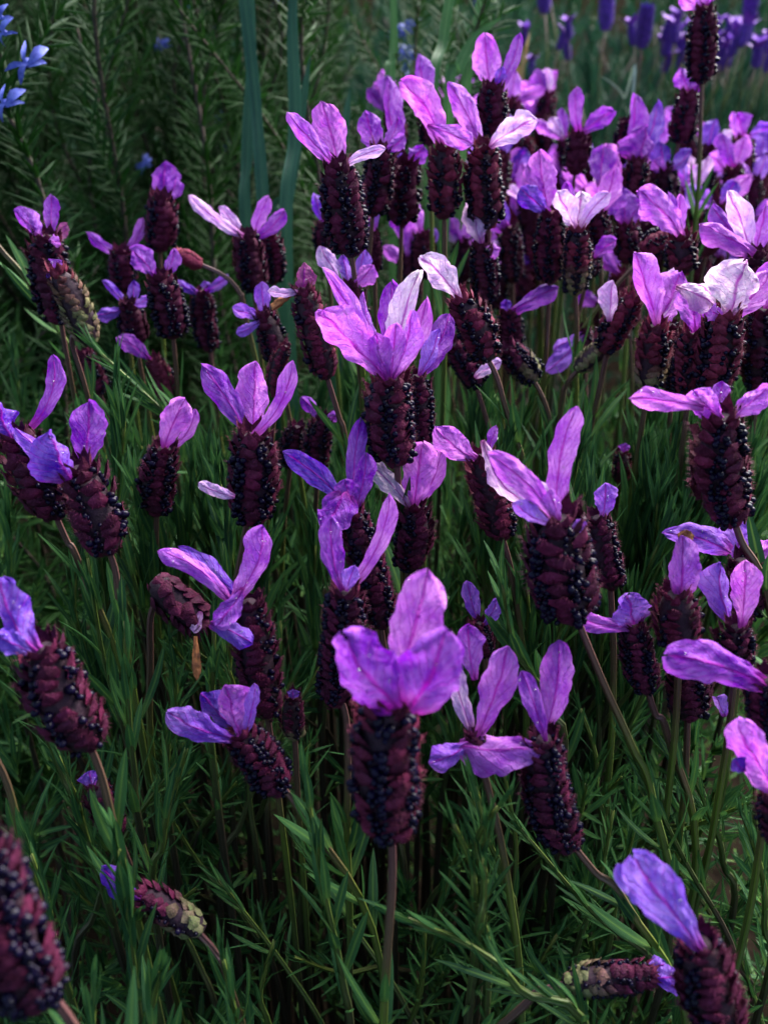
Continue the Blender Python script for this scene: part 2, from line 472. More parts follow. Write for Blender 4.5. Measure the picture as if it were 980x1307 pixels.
def build_spike(parent, root, B, T, R, r, detailed, beads=1.0, green=0.0, red=0.0, tone=1.0):
    axis = T - B; L = axis.length; up = axis.normalized()
    a = up.orthogonal().normalized(); a = Matrix.Rotation(r.uniform(0, 2 * pi), 3, up) @ a
    b = up.cross(a)
    bendv = a * r.uniform(-0.05, 0.05) * L + b * r.uniform(-0.05, 0.05) * L
    def cen(t): return B + axis * t + bendv * sin(pi * t)
    # core
    V, Fc = [], []
    ns, nr = 12, 10
    for j in range(nr):
        t = j / (nr - 1)
        for k in range(ns):
            th = 2 * pi * k / ns
            V.append(cen(t) - root + (a * cos(th) + b * sin(th)) * (R * 0.80 * spike_radius(t)))
    for j in range(nr - 1):
        for k in range(ns):
            k2 = (k + 1) % ns
            Fc.append((j * ns + k, j * ns + k2, (j + 1) * ns + k2, (j + 1) * ns + k))
    Fc.append(tuple(range(ns))[::-1]); Fc.append(tuple((nr - 1) * ns + k for k in range(ns)))
    young = beads < .22
    rows = max(5, int(round(L / (R * (0.36 if young else 0.48)))))
    core_v, core_f = list(V), list(Fc)
    items = []
    wob = r.uniform(-.05, .05)
    for i in range(rows):
        t = (i + 0.15) / rows
        for c in range(COLS):
            th = 2 * pi * c / COLS + r.uniform(-0.16, 0.16) + wob * sin(i * .8)
            out = a * cos(th) + b * sin(th)
            tt = min(1, max(0, t + r.uniform(-0.015, 0.015)))
            rr = R * spike_radius(tt) * 0.80
            tilt = r.uniform(0.05, 0.42)
            d = up * cos(tilt) + out * sin(tilt)
            n = out * cos(tilt) - up * sin(tilt)
            wid = 2 * pi * R / COLS * r.uniform(0.62, 0.86) * max(0.6, spike_radius(min(1, tt + .03)))
            ln = L / rows * r.uniform(1.45, 1.85)
            tw = r.uniform(-.38, .38); sx = n.cross(d)
            d = (d * cos(tw) + sx * sin(tw)).normalized()
            if young: wid *= .8
            if r.random() < .06: continue
            items.append((cen(tt) + out * rr - root, d, n, wid, ln, tt))
            if r.random() < .45:                                  # small ragged inner scale beside it
                th2 = th + r.uniform(-.45, .45); o2 = a * cos(th2) + b * sin(th2); tl = r.uniform(.1, .7)
                items.append((cen(min(1, tt + r.uniform(-.04, .04))) + o2 * rr * 1.02 - root, (up * cos(tl) + o2 * sin(tl) + b * r.uniform(-.3, .3)).normalized(), (o2 * cos(tl) - up * sin(tl)), wid * r.uniform(.3, .6), ln * r.uniform(.4, .8), tt))
    # a tuft of small scales closing the top
    for c in range(7):
        th = 2 * pi * c / 7 + r.uniform(-.3, .3)
        out = a * cos(th) + b * sin(th)
        items.append((cen(0.95) + out * R * 0.35 - root, (up + out * 0.35).normalized(), (out - up * 0.35).normalized(), R * 0.6, R * r.uniform(.6, .95), 0.97))
    if not detailed:
        for pos, d, n, wid, ln, tt in items:
            mtx = Matrix.Translation(pos) @ frame(d, n) @ Matrix.Diagonal((wid, ln, wid, 1))
            off = len(core_v)
            core_v += [mtx @ Vector(v) for v in SC_V]
            core_f += [tuple(off + q for q in f) for f in SC_F]
    me = make_mesh('spike', core_v, core_f, M_CORE if detailed else M_SCALE)
    spike = link('spike', me, parent)
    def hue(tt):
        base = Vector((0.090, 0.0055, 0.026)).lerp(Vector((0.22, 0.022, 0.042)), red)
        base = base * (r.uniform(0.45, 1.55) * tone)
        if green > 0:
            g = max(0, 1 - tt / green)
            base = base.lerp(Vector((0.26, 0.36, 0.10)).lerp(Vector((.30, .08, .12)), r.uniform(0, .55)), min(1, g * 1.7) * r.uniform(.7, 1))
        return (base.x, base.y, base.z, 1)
    spike.color = hue(1.0)
    if detailed:
        for pos, d, n, wid, ln, tt in items:
            o = link('scale', r.choice(SCALE), spike)
            o.matrix_local = Matrix.Translation(pos) @ frame(d, n) @ Matrix.Diagonal((wid, ln, wid, 1))
            o.color = hue(tt)
    # dark glossy florets in ranks between the scales
    bv, bf = [], []
    ranks = [r.random() < .35 + .6 * beads for _ in range(COLS)]      # some ranks have already dropped their florets
    dens = [r.uniform(.55, 1.0) for _ in range(COLS)]
    if beads > 0:
        brows = int(rows * 1.9)
        for i in range(brows):
            t = 0.07 + 0.90 * (i + 0.5) / brows
            for c in range(COLS):
                for side in (-1.35, 0, 1.35):
                    if not ranks[c] or r.random() > min(.92, beads * dens[c]): continue
                    th = 2 * pi * (c + 0.5) / COLS + side * 0.15 + r.uniform(-0.15, 0.15) + wob * sin(i * .42)
                    out = a * cos(th) + b * sin(th)
                    tt = min(1, max(0, t + side * 0.010 + r.uniform(-0.022, 0.022)))
                    size = R * r.choice((r.uniform(0.08, 0.12), r.uniform(0.12, 0.185)))
                    pos = cen(tt) + out * (R * spike_radius(tt) * r.uniform(0.90, 1.05)) - root
                    fr = np.array(frame(up, out).to_3x3())
                    vv = (BD_V * np.array([size, size * r.uniform(.9, 1.25), size * 1.45])) @ fr.T + np.array(pos)
                    off = len(bv)
                    bv.extend(vv.tolist()); bf.extend(tuple(off + q for q in f) for f in BD_F)
        if bv:
            o = link('floret_buds', make_mesh('floret_buds', bv, bf, M_BEAD), spike)
            o['kind'] = 'stuff'
    return spike

TINT = {  # violet tints low and left, pinker elsewhere, put light and shade into petal colour
    'P': (0.72, 0.17, 0.84), 'W': (0.95, 0.70, 0.95), 'M': (0.31, 0.005, 0.56), 'V': (0.125, 0.008, 0.56),
    'L': (0.40, 0.14, 0.84), 'D': (0.36, 0.03, 0.20), 'C': (0.96, 0.86, 0.88), 'B': (0.29, 0.14, 0.86),
}
PROF = {
    'o': ([0, .12, .3, .5, .68, .82, .92, .975, 1], [.20, .34, .66, .92, 1.0, .90, .62, .34, .05]),
    's': ([0, .12, .3, .5, .68, .82, .92, .975, 1], [.38, .55, .76, .90, 1.0, .94, .70, .40, .06]),
    'd': ([0, .12, .3, .5, .68, .82, .92, .975, 1], [.45, .78, 1.0, .96, .85, .66, .42, .22, .04]),
}
def build_petal(parent, root, base, tip_px, depth, w_px, tint, r, bow=0.0, dep=0.0, shape='o', mat=None, name='petal'):
    """a crinkled bract from a 3-D base towards the tip seen at a pixel; its depth comes from the spike it grows on"""
    bp = proj(base)
    length_px = math.hypot(tip_px[0] - bp[0], tip_px[1] - bp[1])
    Lm = length_px / F * depth
    nu, nv = 11, 25
    tip = P(tip_px[0], tip_px[1], depth + dep * Lm)
    dx, dy = (tip_px[0] - bp[0]) / length_px, (tip_px[1] - bp[1]) / length_px
    perp = RT * dy + UP * dx      # left of the direction of growth
    mid = base.lerp(tip, 0.5) + perp * (bow * length_px / F * depth) - FW * (0.10 * Lm * r.uniform(-0.4, 1.0)) * (1 if dep <= 0 else -1)
    W = w_px / F * depth / 2
    roll = r.uniform(-0.45, 0.45)
    W /= cos(roll)
    cup = r.uniform(-0.25, 0.60)
    ph1, ph2, ph3 = (r.uniform(0, 6.28) for _ in range(3))
    amp = r.uniform(0.10, 0.30)
    fold = r.uniform(-0.10, 0.45); curl = r.uniform(-1.2, 1.6)
    lob = [[(r.uniform(3, 9), r.uniform(0, 6.28), r.uniform(.03, .11)), (r.uniform(18, 44), r.uniform(0, 6.28), r.uniform(.015, .06))] for _ in (0, 1)]
    notch = r.uniform(-.02, .09)
    V, UV = [], []
    prev_side = None
    for j in range(nv):
        t = j / (nv - 1)
        p = base * (1 - t) ** 2 + mid * (2 * t * (1 - t)) + tip * t * t
        tg = (mid - base) * (2 * (1 - t)) + (tip - mid) * (2 * t)
        tg.normalize()
        view = (p - CAM).normalized()
        side = tg.cross(view)
        if side.length < 0.15 and prev_side: side = prev_side
        side.normalize()
        if prev_side and side.dot(prev_side) < 0: side = -side
        prev_side = side
        nrm = side.cross(tg).normalized()
        q = roll * (0.6 + 0.8 * t)
        s2 = side * cos(q) + nrm * sin(q); n2 = nrm * cos(q) - side * sin(q)
        w = W * float(np.interp(t, *PROF[shape])) * (1 + 0.06 * sin(t * 17 + ph3) + r.uniform(-0.03, 0.03))
        for i in range(nu):
            u = i / (nu - 1) * 2 - 1
            wav = amp * W * abs(u) ** 1.5 * sin(t * 11 + (ph1 if u > 0 else ph2)) * (0.3 + t)
            wav += 0.13 * W * sin(u * 6 + t * 9 + ph3) + 0.085 * W * sin(u * 13 - t * 23 + ph1) + 0.10 * W * max(0, abs(u) - .6) * sin(t * 31 + ph2 * 2)
            wl = w * (1 + sum(am * sin(fq * t + p0) for fq, p0, am in lob[0 if u < 0 else 1]))
            z = cup * w * u * u + fold * w * abs(u) + curl * w * max(0, abs(u) - .62) ** 2 + wav - 0.10 * w * math.exp(-(u / 0.16) ** 2)
            V.append(p + s2 * (u * wl) + n2 * z + tg * (0.07 * W * sin(u * 5 + ph2) * t - notch * Lm * t ** 6 * math.exp(-(u / .35) ** 2)) - root); UV.append((u, t))
    o = link(name, make_mesh(name, V, grid_faces(nu, nv), mat or M_PETAL, UV), parent)
    if depth < 0.28 and mat is None:
        dv, df = [], []
        for k in range(r.randrange(1, 7)):
            j, i = r.randrange(6, nv - 2), r.randrange(1, nu - 1)
            c = V[j * nu + i]; s_ = r.uniform(.00012, .00034)
            off = len(dv)
            dv.extend((BD_V * s_ + np.array(c) - np.array(FW) * s_ * .6).tolist()); df.extend(tuple(off + q for q in f) for f in BD_F)
        q = link('dew', make_mesh('dew', dv, df, M_DEW), o); q['kind'] = 'stuff'
    c = TINT[tint]; k = r.uniform(0.9, 1.1)
    o.color = (min(1, c[0] * k), c[1] * k, min(1, c[2] * r.uniform(0.94, 1.04)), 1)
    return o

CLEAR = []           # (x0, y0, x1, y1, radius px, depth): what shoots must not hide
NAMED = []           # labelled heads, to say what a shoot stands beside
HEADS = []           # spike bases, for the height of the foliage
STEM_R = 0.00092

def flower(label, base, top, w, petals, stem=None, d=None, beads=0.9, green=0.0, red=0.0, leaves=True, group=None, lean=1.0, size=0.0132, dry=None, tone=1.0):
    r = random.Random(hash((base, top)) & 0xffff)
    d = d or size * F / w
    dx, dy = top[0] - base[0], top[1] - base[1]
    lp = math.hypot(dx, dy)
    dz = lp / F * d * tan(PITCH) * max(-1, min(1, -dy / lp)) * 0.5 * lean
    Bp, Tp = P(base[0], base[1], d + dz), P(top[0], top[1], d - dz)
    axis = (Tp - Bp).normalized()
    R = w / F * d / 2 * 0.90
    # stem path, first the part seen in the photograph, then down to the ground
    pts = [Bp + axis * 0.005]
    dd = d + dz
    last = base
    for (sx, sy) in (stem or []):
        lpx = math.hypot(sx - last[0], sy - last[1])
        dd += lpx / F * d * tan(PITCH) * (sy - last[1]) / max(1, lpx) * 0.9
        pts.append(P(sx, sy, dd)); last = (sx, sy)
    if not stem:
        down = (-axis * 0.6 + Vector((0, 0, -0.7))).normalized()
        pts.append(Bp + down * 0.035)
    if stem and len(pts) == 2 and (pts[1] - pts[0]).length < .012: pts[1] = pts[0] + (pts[1] - pts[0]).normalized() * .012
    seen = len(pts)
    v = (pts[-1] - pts[-2]).normalized()
    v = Vector((v.x * 0.5, v.y * 0.5, min(-0.35, v.z))).normalized()
    p = pts[-1]
    p1 = p + v * 0.06
    p1.z = max(p1.z, 0.03)
    foot = Vector((p1.x + v.x * 0.05, p1.y + v.y * 0.05, -0.01))
    pts += [p1, p1.lerp(foot, 0.5) + Vector((r.uniform(-.006, .006), r.uniform(-.006, .006), 0)), foot]
    path = catmull(pts, 6)
    root = Vector((foot.x, foot.y, 0.0))
    e = bpy.data.objects.new('lavender_flower', None); e.empty_display_size = 0.01
    C.objects.link(e); e.location = root
    tag(e, label, 'flower', group)
    n = len(path)
    rad = [STEM_R * (0.85 + 0.55 * k / n) for k in range(n)]
    V, Fc, UV = tube([q - root for q in path], rad)
    link('stem', make_mesh('stem', V, Fc, M_STEM, UV), e)
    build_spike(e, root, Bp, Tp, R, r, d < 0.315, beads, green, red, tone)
    for pt in petals:
        tx, ty, pw, tint = pt[:4]
        bow = pt[4] if len(pt) > 4 else 0.0
        dep = pt[5] if len(pt) > 5 else r.uniform(-0.25, 0.35)
        shp = pt[6] if len(pt) > 6 else 'o'
        if len(pt) > 8:
            bse = P(pt[7], pt[8], d - dz - R * 0.75)
        else:
            # rise from the rim of the spike's top on the side the petal leans to
            pt2 = proj(Tp)
            ddx, ddy = tx - pt2[0], ty - pt2[1]; l2 = max(1, math.hypot(ddx, ddy))
            bse = Tp - axis * R * 0.35 + (RT * (ddx / l2) - UP * (ddy / l2)) * R * 0.25 + FW * (R * 0.5 * (1 if dep > 0 else -1))
        build_petal(e, root, bse, (tx, ty), bse_depth(bse), pw, tint, r, bow, dep, shp)
        bb = proj(bse)
        CLEAR.append((bb[0], bb[1], tx, ty, pw * 0.35, d))
    if dry:
        bse = P(dry[0], dry[1], d - dz)
        o = build_petal(e, root, bse, (dry[2], dry[3]), d - dz, dry[4], 'D', r, 0, -0.1, 's', M_DRY, 'withered_petal')
    CLEAR.append((base[0], base[1], top[0], top[1], w * 0.5, d))
    HEADS.append(Bp)
    if group != 'crowd of rear lavender heads': NAMED.append((Bp, base, label))
    if leaves and stem:
        s0 = 0.0
        for a_, b_ in zip(pts[:seen], pts[1:seen]): s0 += (b_ - a_).length
        s0 = max(s0, 0.03)
        leaf_pairs(e, root, path, s0, s0 + (0.036 if stem else 0.018), 0.014, 0.021, 0.30, 0.65, r, BROAD, 0.9, 1.0)
    return e

def bse_depth(p): return (p - CAM).dot(FW)

# ------------------------------------------------------------------ the flowers of the bush
# flower(label, spike base px, spike top px, spike width px, [(petal tip x, y, width px, tint, bow, depth lean, shape, base x, base y)], stem px)
GB = 'lavender flower heads of the bush'
def fl(*a, **k):
    k.setdefault('group', GB)
    return flower(*a, **k)

# the largest heads, low in the bush
fl('lavender spike on a long straight bare stem, three broad magenta-purple petals held like a cup',
   (499, 1068), (497, 893), 90, [(546, 727, 74, 'P', -.05, .25), (438, 806, 82, 'M', .14, -.22, 'd', 510, 902), (568, 804, 86, 'M', -.12, -.22, 'd', 522, 905)],
   [(500, 1130), (490, 1282)], red=.25)
fl('dark beaded lavender spike with two upright strap petals, directly behind the cup-shaped magenta head',
   (428, 898), (440, 752), 58, [(423, 658, 32, 'M', .12, -.1), (497, 630, 23, 'P', -.20, .1, 's'), (452, 722, 22, 'L', 0, -.3)], [(443, 930), (443, 1060)], d=.205)
fl('lavender head with four ragged deep purple petals spreading over a nearly hidden spike',
   (488, 800), (450, 650), 50, [(361, 577, 30, 'V', -.12, .1), (461, 533, 26, 'M', .08, .2, 's'), (467, 578, 26, 'M', -.1, 0), (410, 676, 46, 'M', .1, -.35, 'd', 440, 628), (440, 612, 34, 'M', 0, -.2)], d=.225)
fl('lavender head with the biggest crown of many wet pink petals and one bruised petal tip',
   (505, 592), (498, 484), 64, [(405, 398, 52, 'P', -.06, -.15), (413, 342, 24, 'P', -.06, .2, 's'), (500, 358, 34, 'M', 0, .25), (462, 374, 22, 'M', .05, .3), (535, 345, 36, 'C', .08, .05), (505, 412, 30, 'P', 0, -.3), (526, 395, 26, 'P', -.1, -.2), (545, 378, 24, 'P', -.1, .2), (480, 425, 30, 'P', .1, -.25)],
   [(508, 620)], d=.225, red=.2)
fl('plain dark spike half hidden behind the biggest pink crown of petals',
   (538, 575), (532, 480), 40, [(572, 400, 36, 'M', -.12, .2), (560, 420, 24, 'L', -.1, 0)], d=.25)
fl('lavender head with three tall purple petals, on a thin olive stem',
   (320, 667), (322, 556), 66, [(258, 466, 34, 'M', -.05, .05), (326, 462, 42, 'P', .03, .15), (374, 460, 22, 'P', -.20, -.1, 's'), (254, 616, 17, 'W', .1, -.2, 's', 300, 634)],
   [(311, 690), (296, 795)], d=.232, red=.15)
fl('plump fuzzy maroon spike with broad blue-violet petals, leaning on a purple-brown stem',
   (138, 705), (98, 598), 70, [(63, 550, 50, 'V', .05, -.25, 'd', 90, 612), (114, 512, 46, 'M', -.04, .15), (20, 547, 26, 'L', .1, .05)], [(147, 725), (156, 790)], beads=.45)
fl('dark leaning spike at the picture edge with one S-curved purple petal',
   (74, 658), (20, 560), 68, [(-4, 512, 52, 'V', .05, -.1), (68, 453, 23, 'M', -.25, .1, 's', 40, 545)], [(86, 690), (104, 725)], d=.225)
fl('small rounded spike topped by a single erect pink petal, beside the diagonal leafy shoot',
   (200, 656), (211, 572), 48, [(237, 509, 38, 'P', .05, -.05), (250, 522, 16, 'P', -.2, .2)], [(200, 700)], d=.262)
fl('fuzzy pinkish-green unopened spike leaning over another head, tiny purple tuft on top',
   (116, 440), (72, 345), 46, [(77, 332, 17, 'M', 0, 0), (62, 348, 14, 'V', .1, 0)], [(92, 436), (112, 506)], d=.285, beads=.04, green=.95, red=.7)
fl('dark spike with four short spread purple petals behind the fuzzy greenish bud',
   (78, 412), (60, 302), 52, [(17, 268, 25, 'M', -.08, 0), (66, 248, 20, 'M', 0, .15), (86, 285, 15, 'D', 0, .2), (76, 308, 16, 'P', 0, -.4)], d=.30)
fl('small head with two thin spread petals like horns, in shade beside the rosemary',
   (158, 372), (155, 320), 36, [(111, 297, 14, 'M', .08, .1, 's'), (183, 278, 14, 'P', -.12, .1, 's')], d=.36)
fl('dark spike with one rounded bright purple petal standing against the rosemary',
   (203, 320), (207, 252), 42, [(211, 207, 37, 'M', .03, .1), (225, 225, 24, 'M', -.12, .2)], d=.36)
fl('dark purple spike with two raised petals, one split, above thin brown stem',
   (224, 430), (203, 353), 46, [(167, 318, 30, 'M', -.1, 0), (223, 318, 18, 'M', -.1, .1)], [(225, 470), (228, 510)], d=.315)
fl('small violet-petalled head with four narrow arms among the shaded heads',
   (175, 440), (165, 388), 38, [(122, 402, 17, 'V', .1, -.1), (131, 358, 11, 'V', -.05, .1, 's'), (171, 358, 15, 'V', 0, .2), (191, 380, 14, 'L', -.1, 0)], d=.335)
fl('slim dark spike with two thin petals held out flat like a T',
   (268, 448), (258, 372), 34, [(223, 358, 13, 'V', .05, 0, 's'), (292, 351, 13, 'V', -.08, 0, 's'), (261, 358, 12, 'V', 0, .2)], [(271, 470)], d=.37)
fl('pinkish bud spike with one long side petal pointing away, low among the shaded heads',
   (216, 512), (196, 458), 32, [(150, 430, 24, 'M', -.08, -.1)], d=.33, beads=.2, red=.5)
fl('slim dark petalless spike behind the yellowish bare stem', (130, 502), (106, 450), 34, [], d=.34)
fl('head with pale long petals reaching sideways, dark twin spikes against the strap leaves',
   (325, 372), (316, 300), 44, [(241, 250, 17, 'W', .08, 0, 's'), (279, 263, 16, 'W', -.06, .1), (343, 250, 20, 'P', .05, .2), (363, 268, 20, 'M', -.15, .1)], d=.34)
fl('dark spike touching its pale-petalled twin, with one short purple petal', (349, 362), (344, 300), 32, [(352, 275, 18, 'M', 0, .1)], d=.36)
fl('tall dark beaded spike with three pink pointed petals, standing clear before the strap leaves',
   (449, 326), (431, 210), 56, [(367, 143, 23, 'P', .06, 0, 's'), (411, 131, 42, 'P', -.06, .1), (492, 189, 15, 'W', .12, -.1, 's')], [(455, 386)], d=.272)
fl('dark spike behind the pointed three-petalled head, ragged magenta petals above',
   (474, 275), (487, 192), 42, [(466, 142, 34, 'M', .02, .1), (508, 150, 22, 'M', -.1, .1), (516, 172, 18, 'M', -.2, 0)], d=.31)
fl('very dark broad spike under a narrow purple fan, in the shade of taller heads',
   (512, 286), (516, 205), 50, [(496, 100, 26, 'M', .1, .2), (505, 200, 18, 'V', 0, -.2), (540, 185, 26, 'M', -.2, 0)], d=.33)
fl('head with one clean upright magenta petal in front of the pale blue rosemary blossom',
   (548, 185), (543, 128), 30, [(535, 70, 27, 'M', .04, 0)], d=.36)
fl('reddish spike on a pinkish stem with two broad overlapping pink petals crossing sideways',
   (566, 278), (567, 187), 46, [(512, 103, 40, 'P', -.14, 0), (603, 184, 26, 'P', .05, -.3, 'o', 545, 160), (545, 135, 24, 'P', 0, .2)], [(567, 326)], d=.30, beads=.55, red=.6)
fl('spike with twin ranks of black beads flanking a red column, pale petals at both sides',
   (624, 290), (618, 187), 48, [(572, 105, 31, 'P', -.08, .1), (684, 152, 34, 'W', .10, -.1, 'o', 625, 188), (600, 150, 18, 'W', 0, .2)], d=.302, red=.6)
fl('topmost dark spike of the cluster crowned by two tall violet-pink petals',
   (627, 183), (629, 110), 42, [(619, 42, 36, 'P', .04, .05), (663, 42, 19, 'M', -.15, .1, 's'), (640, 85, 14, 'V', -.1, -.2)], d=.325)
fl('slim beaded spike with a single big pale pink petal showing three veins',
   (620, 388), (613, 312), 38, [(601, 249, 38, 'W', .04, -.1), (638, 318, 20, 'P', -.1, 0)], [(629, 430)], d=.315, red=.3)
fl('leaning reddish spike with one long pale petal arching back over it',
   (622, 460), (586, 383), 50, [(536, 328, 36, 'C', -.12, 0)], [(642, 512)], d=.262, red=.5, beads=.6)
fl('dark spike tucked under the leaning reddish spike', (612, 492), (580, 440), 36, [(640, 462, 16, 'W', .1, -.2, 's', 606, 482)], d=.295)
fl('dark spike with one straight purple petal stretched level beside it',
   (650, 452), (648, 398), 34, [(712, 366, 24, 'M', .06, -.1, 's'), (645, 382, 14, 'V', 0, 0)], d=.33)
fl('nodding dark spike with pale green lower end on a curved stalk',
   (684, 484), (650, 445), 40, [], [(702, 540)], d=.30, green=.6)
fl('greenish-white half-open bud spike bent sideways on an arching pale stalk',
   (734, 472), (780, 436), 32, [], [(722, 492), (715, 525)], d=.30, green=1.0, beads=.0, red=.8)
fl('red leaning spike with a small pale striped petal standing behind it',
   (770, 450), (806, 384), 42, [(782, 358, 25, 'W', .05, .1, 'o', 778, 410)], [(766, 490)], d=.285, red=.75, beads=.7)
fl('red-brown spike yellowing below, topped by two broad pink petals',
   (826, 496), (836, 416), 46, [(869, 345, 46, 'P', -.06, .1), (808, 322, 36, 'P', -.05, 0), (858, 342, 20, 'W', -.1, .2)], d=.27, green=.4, red=.8, beads=.45)
fl('dark spike wedged between two red-brown spikes', (858, 502), (856, 415), 36, [(846, 350, 22, 'P', 0, .2)], d=.29)
fl('red spike with a pale petal whose sunlit tip folds over sideways',
   (879, 507), (884, 425), 48, [(880, 362, 46, 'P', 0, -.05), (912, 390, 36, 'C', .1, -.2, 'o', 862, 366)], d=.262, red=.7)
fl('broad red spike under the big creamy white petal with purple veins',
   (908, 500), (925, 402), 58, [(950, 333, 66, 'C', .02, -.05), (985, 345, 40, 'P', -.1, .15), (905, 395, 22, 'P', 0, -.3)], d=.252, red=.7, beads=.75)
fl('dark spike cut by the picture edge beside the creamy white petal', (968, 498), (972, 395), 46, [(990, 330, 30, 'P', 0, 0)], d=.27)
fl('plump black-beaded spike with petals held out level at both sides, above the level leaves',
   (933, 668), (920, 532), 72, [(803, 508, 28, 'P', -.06, .05, 's', 898, 520), (884, 498, 38, 'P', .08, -.15), (922, 486, 24, 'M', 0, .25), (984, 495, 32, 'P', .10, 0), (890, 506, 30, 'P', .1, -.3)],
   [(945, 690), (978, 765)], d=.205, red=.25)
fl('widest dark spike of the bush, long twisting pale petals rising from it',
   (729, 788), (712, 662), 86, [(622, 578, 34, 'P', -.12, -.05), (736, 519, 36, 'P', .12, .15, 's'), (676, 613, 20, 'W', -.1, .1), (654, 642, 22, 'L', .1, -.1), (700, 625, 22, 'P', 0, -.2), (748, 668, 18, 'L', -.1, -.2)],
   [(768, 868), (806, 952), (832, 1020)], d=.19)
fl('dark spike hugging the widest spike, one lilac petal on its rim',
   (782, 750), (763, 660), 46, [(772, 617, 30, 'L', -.1, 0)], d=.225)
fl('maroon spike with a folded pink petal drooping forward and a reddish stem',
   (641, 686), (612, 583), 52, [(556, 545, 38, 'P', .16, -.1), (633, 543, 13, 'M', -.1, .1, 's'), (668, 642, 34, 'W', -.18, -.2, 'o', 615, 562)], [(657, 762)], d=.235, beads=.6, red=.35)
fl('short dark spike with a broad pale pink petal and a white one lying sideways',
   (520, 728), (528, 646), 50, [(540, 564, 46, 'P', .02, -.05), (466, 588, 27, 'C', -.08, 0), (564, 572, 20, 'P', -.15, .15)], d=.24)
fl('tiny unopened maroon bud rising among the bright leaves', (790, 616), (793, 577), 26, [(797, 566, 15, 'M', 0, 0)], d=.30, beads=.1, red=.6, size=.008)
fl('big fuzzy maroon spike bending forward with a curled blue-violet petal at its tip',
   (117, 952), (55, 826), 80, [(2, 735, 40, 'V', .22, 0, 's'), (-6, 812, 32, 'B', -.1, -.2)], [(130, 990), (150, 1072)], d=.18, beads=.4)
fl('maroon spike hanging sideways beneath a long arched petal',
   (197, 738), (258, 796), 54, [(248, 808, 14, 'W', .1, -.2, 's', 256, 780)], [(196, 775), (192, 830)], d=.235, lean=.3, beads=.5, leaves=False, tone=.9)
fl('dark spike with long arched petals to both sides and one withered brown petal hanging down',
   (342, 912), (318, 768), 58, [(202, 702, 25, 'P', -.16, -.1, 's', 292, 764), (335, 670, 36, 'P', -.20, .1, 's', 300, 765), (323, 822, 28, 'V', .1, -.25, 's', 268, 796), (228, 698, 25, 'V', 0, .3), (275, 800, 30, 'M', .1, -.2, 'o', 310, 750)],
   d=.215, beads=.35, dry=(250, 812, 252, 868, 11))
fl('dark nodding spike with a boat-shaped fan of violet petals',
   (356, 1012), (306, 936), 58, [(213, 908, 38, 'L', .10, -.1), (258, 885, 36, 'V', .08, .1), (288, 874, 44, 'P', 0, -.05), (325, 872, 18, 'L', -.12, -.1, 's')], [(388, 1042)], d=.205)
fl('dark unopened bud with tiny violet tip beside the boat-shaped petals', (376, 942), (374, 890), 36, [(374, 880, 16, 'V', 0, 0)], d=.235, beads=.2, green=.3)
fl('flower with petals in a cross, one broad wet petal lying level to the side',
   (620, 975), (604, 938), 34, [(574, 838, 26, 'W', .05, .1, 's'), (648, 826, 46, 'P', -.05, -.05), (690, 956, 50, 'P', -.05, -.2, 'd', 584, 952), (548, 974, 34, 'L', .1, -.25, 'o', 598, 948), (597, 797, 36, 'M', .05, .25, 'o', 606, 868)], d=.192, lean=.2, leaves=False)
fl('small lilac two-petalled head above the dark gap', (620, 836), (612, 796), 32, [(596, 741, 22, 'L', .05, .1), (634, 764, 20, 'L', -.15, -.1)], d=.245)
fl('maroon spike tilting on a brown stem with two crinkled upright petals like rabbit ears',
   (724, 1084), (694, 942), 62, [(712, 817, 44, 'P', -.12, .05), (664, 857, 26, 'M', -.05, -.05)], [(758, 1112), (800, 1156)], d=.195)
fl('dark spike with a rounded violet petal and a level petal reaching under the widest spike',
   (825, 882), (806, 795), 44, [(800, 757, 46, 'L', .05, -.1, 'd'), (722, 785, 25, 'P', .05, -.05, 's')], [(835, 910), (852, 942)], d=.215)
fl('squat fuzzy spike with one frilled magenta petal, orange at its withered tip',
   (869, 832), (862, 757), 64, [(870, 684, 40, 'P', -.05, 0, 'd')], d=.205, beads=.15, red=.3, dry=(872, 702, 874, 676, 20))
fl('head mostly behind a brown stem, wing-like lilac petal stretched to one side',
   (950, 790), (945, 715), 46, [(845, 680, 34, 'L', -.12, 0, 'd', 932, 705), (942, 660, 42, 'L', 0, .2), (990, 690, 34, 'P', -.1, .1)], d=.225)
fl('dark spike with one heart-shaped lilac petal notched at the top',
   (940, 862), (940, 800), 50, [(918, 718, 34, 'L', .12, .05), (950, 716, 38, 'P', -.06, -.05)], d=.21)
fl('head with one large flat purple petal pointing sideways over dark florets',
   (985, 935), (975, 866), 56, [(848, 836, 54, 'M', -.10, -.15, 's')], d=.185)
fl('head cut by the picture edge, long magenta-veined petal sloping down its side',
   (1010, 1080), (992, 1008), 60, [(940, 918, 50, 'P', .12, -.1, 's'), (935, 970, 22, 'V', 0, .2, 'o', 950, 985)], d=.175)
fl('dark spike beneath the squat fuzzy one', (880, 915), (872, 845), 54, [(914, 890, 18, 'L', 0, -.2, 's', 925, 915)], d=.225)
fl('low spike with one broad bluish petal marked by a bright magenta midrib',
   (925, 1320), (893, 1203), 76, [(806, 1090, 66, 'B', .03, -.05), (792, 1102, 30, 'B', .12, .1)], d=.165, beads=.6)
fl('bud spike lying level near the soil, pale green stalk end and violet tip',
   (718, 1254), (832, 1244), 44, [(866, 1245, 36, 'V', 0, -.1), (850, 1230, 24, 'V', 0, .2)], [(700, 1262), (668, 1284)], d=.20, green=.5, beads=.5, lean=0)
fl('bud spike lying sideways behind broad leaves, greenish at the stalk',
   (260, 1188), (182, 1140), 46, [(130, 1106, 26, 'V', .1, 0), (136, 1135, 20, 'V', -.1, 0)], [(275, 1215), (290, 1250)], d=.205, green=.55, beads=.4, lean=0)
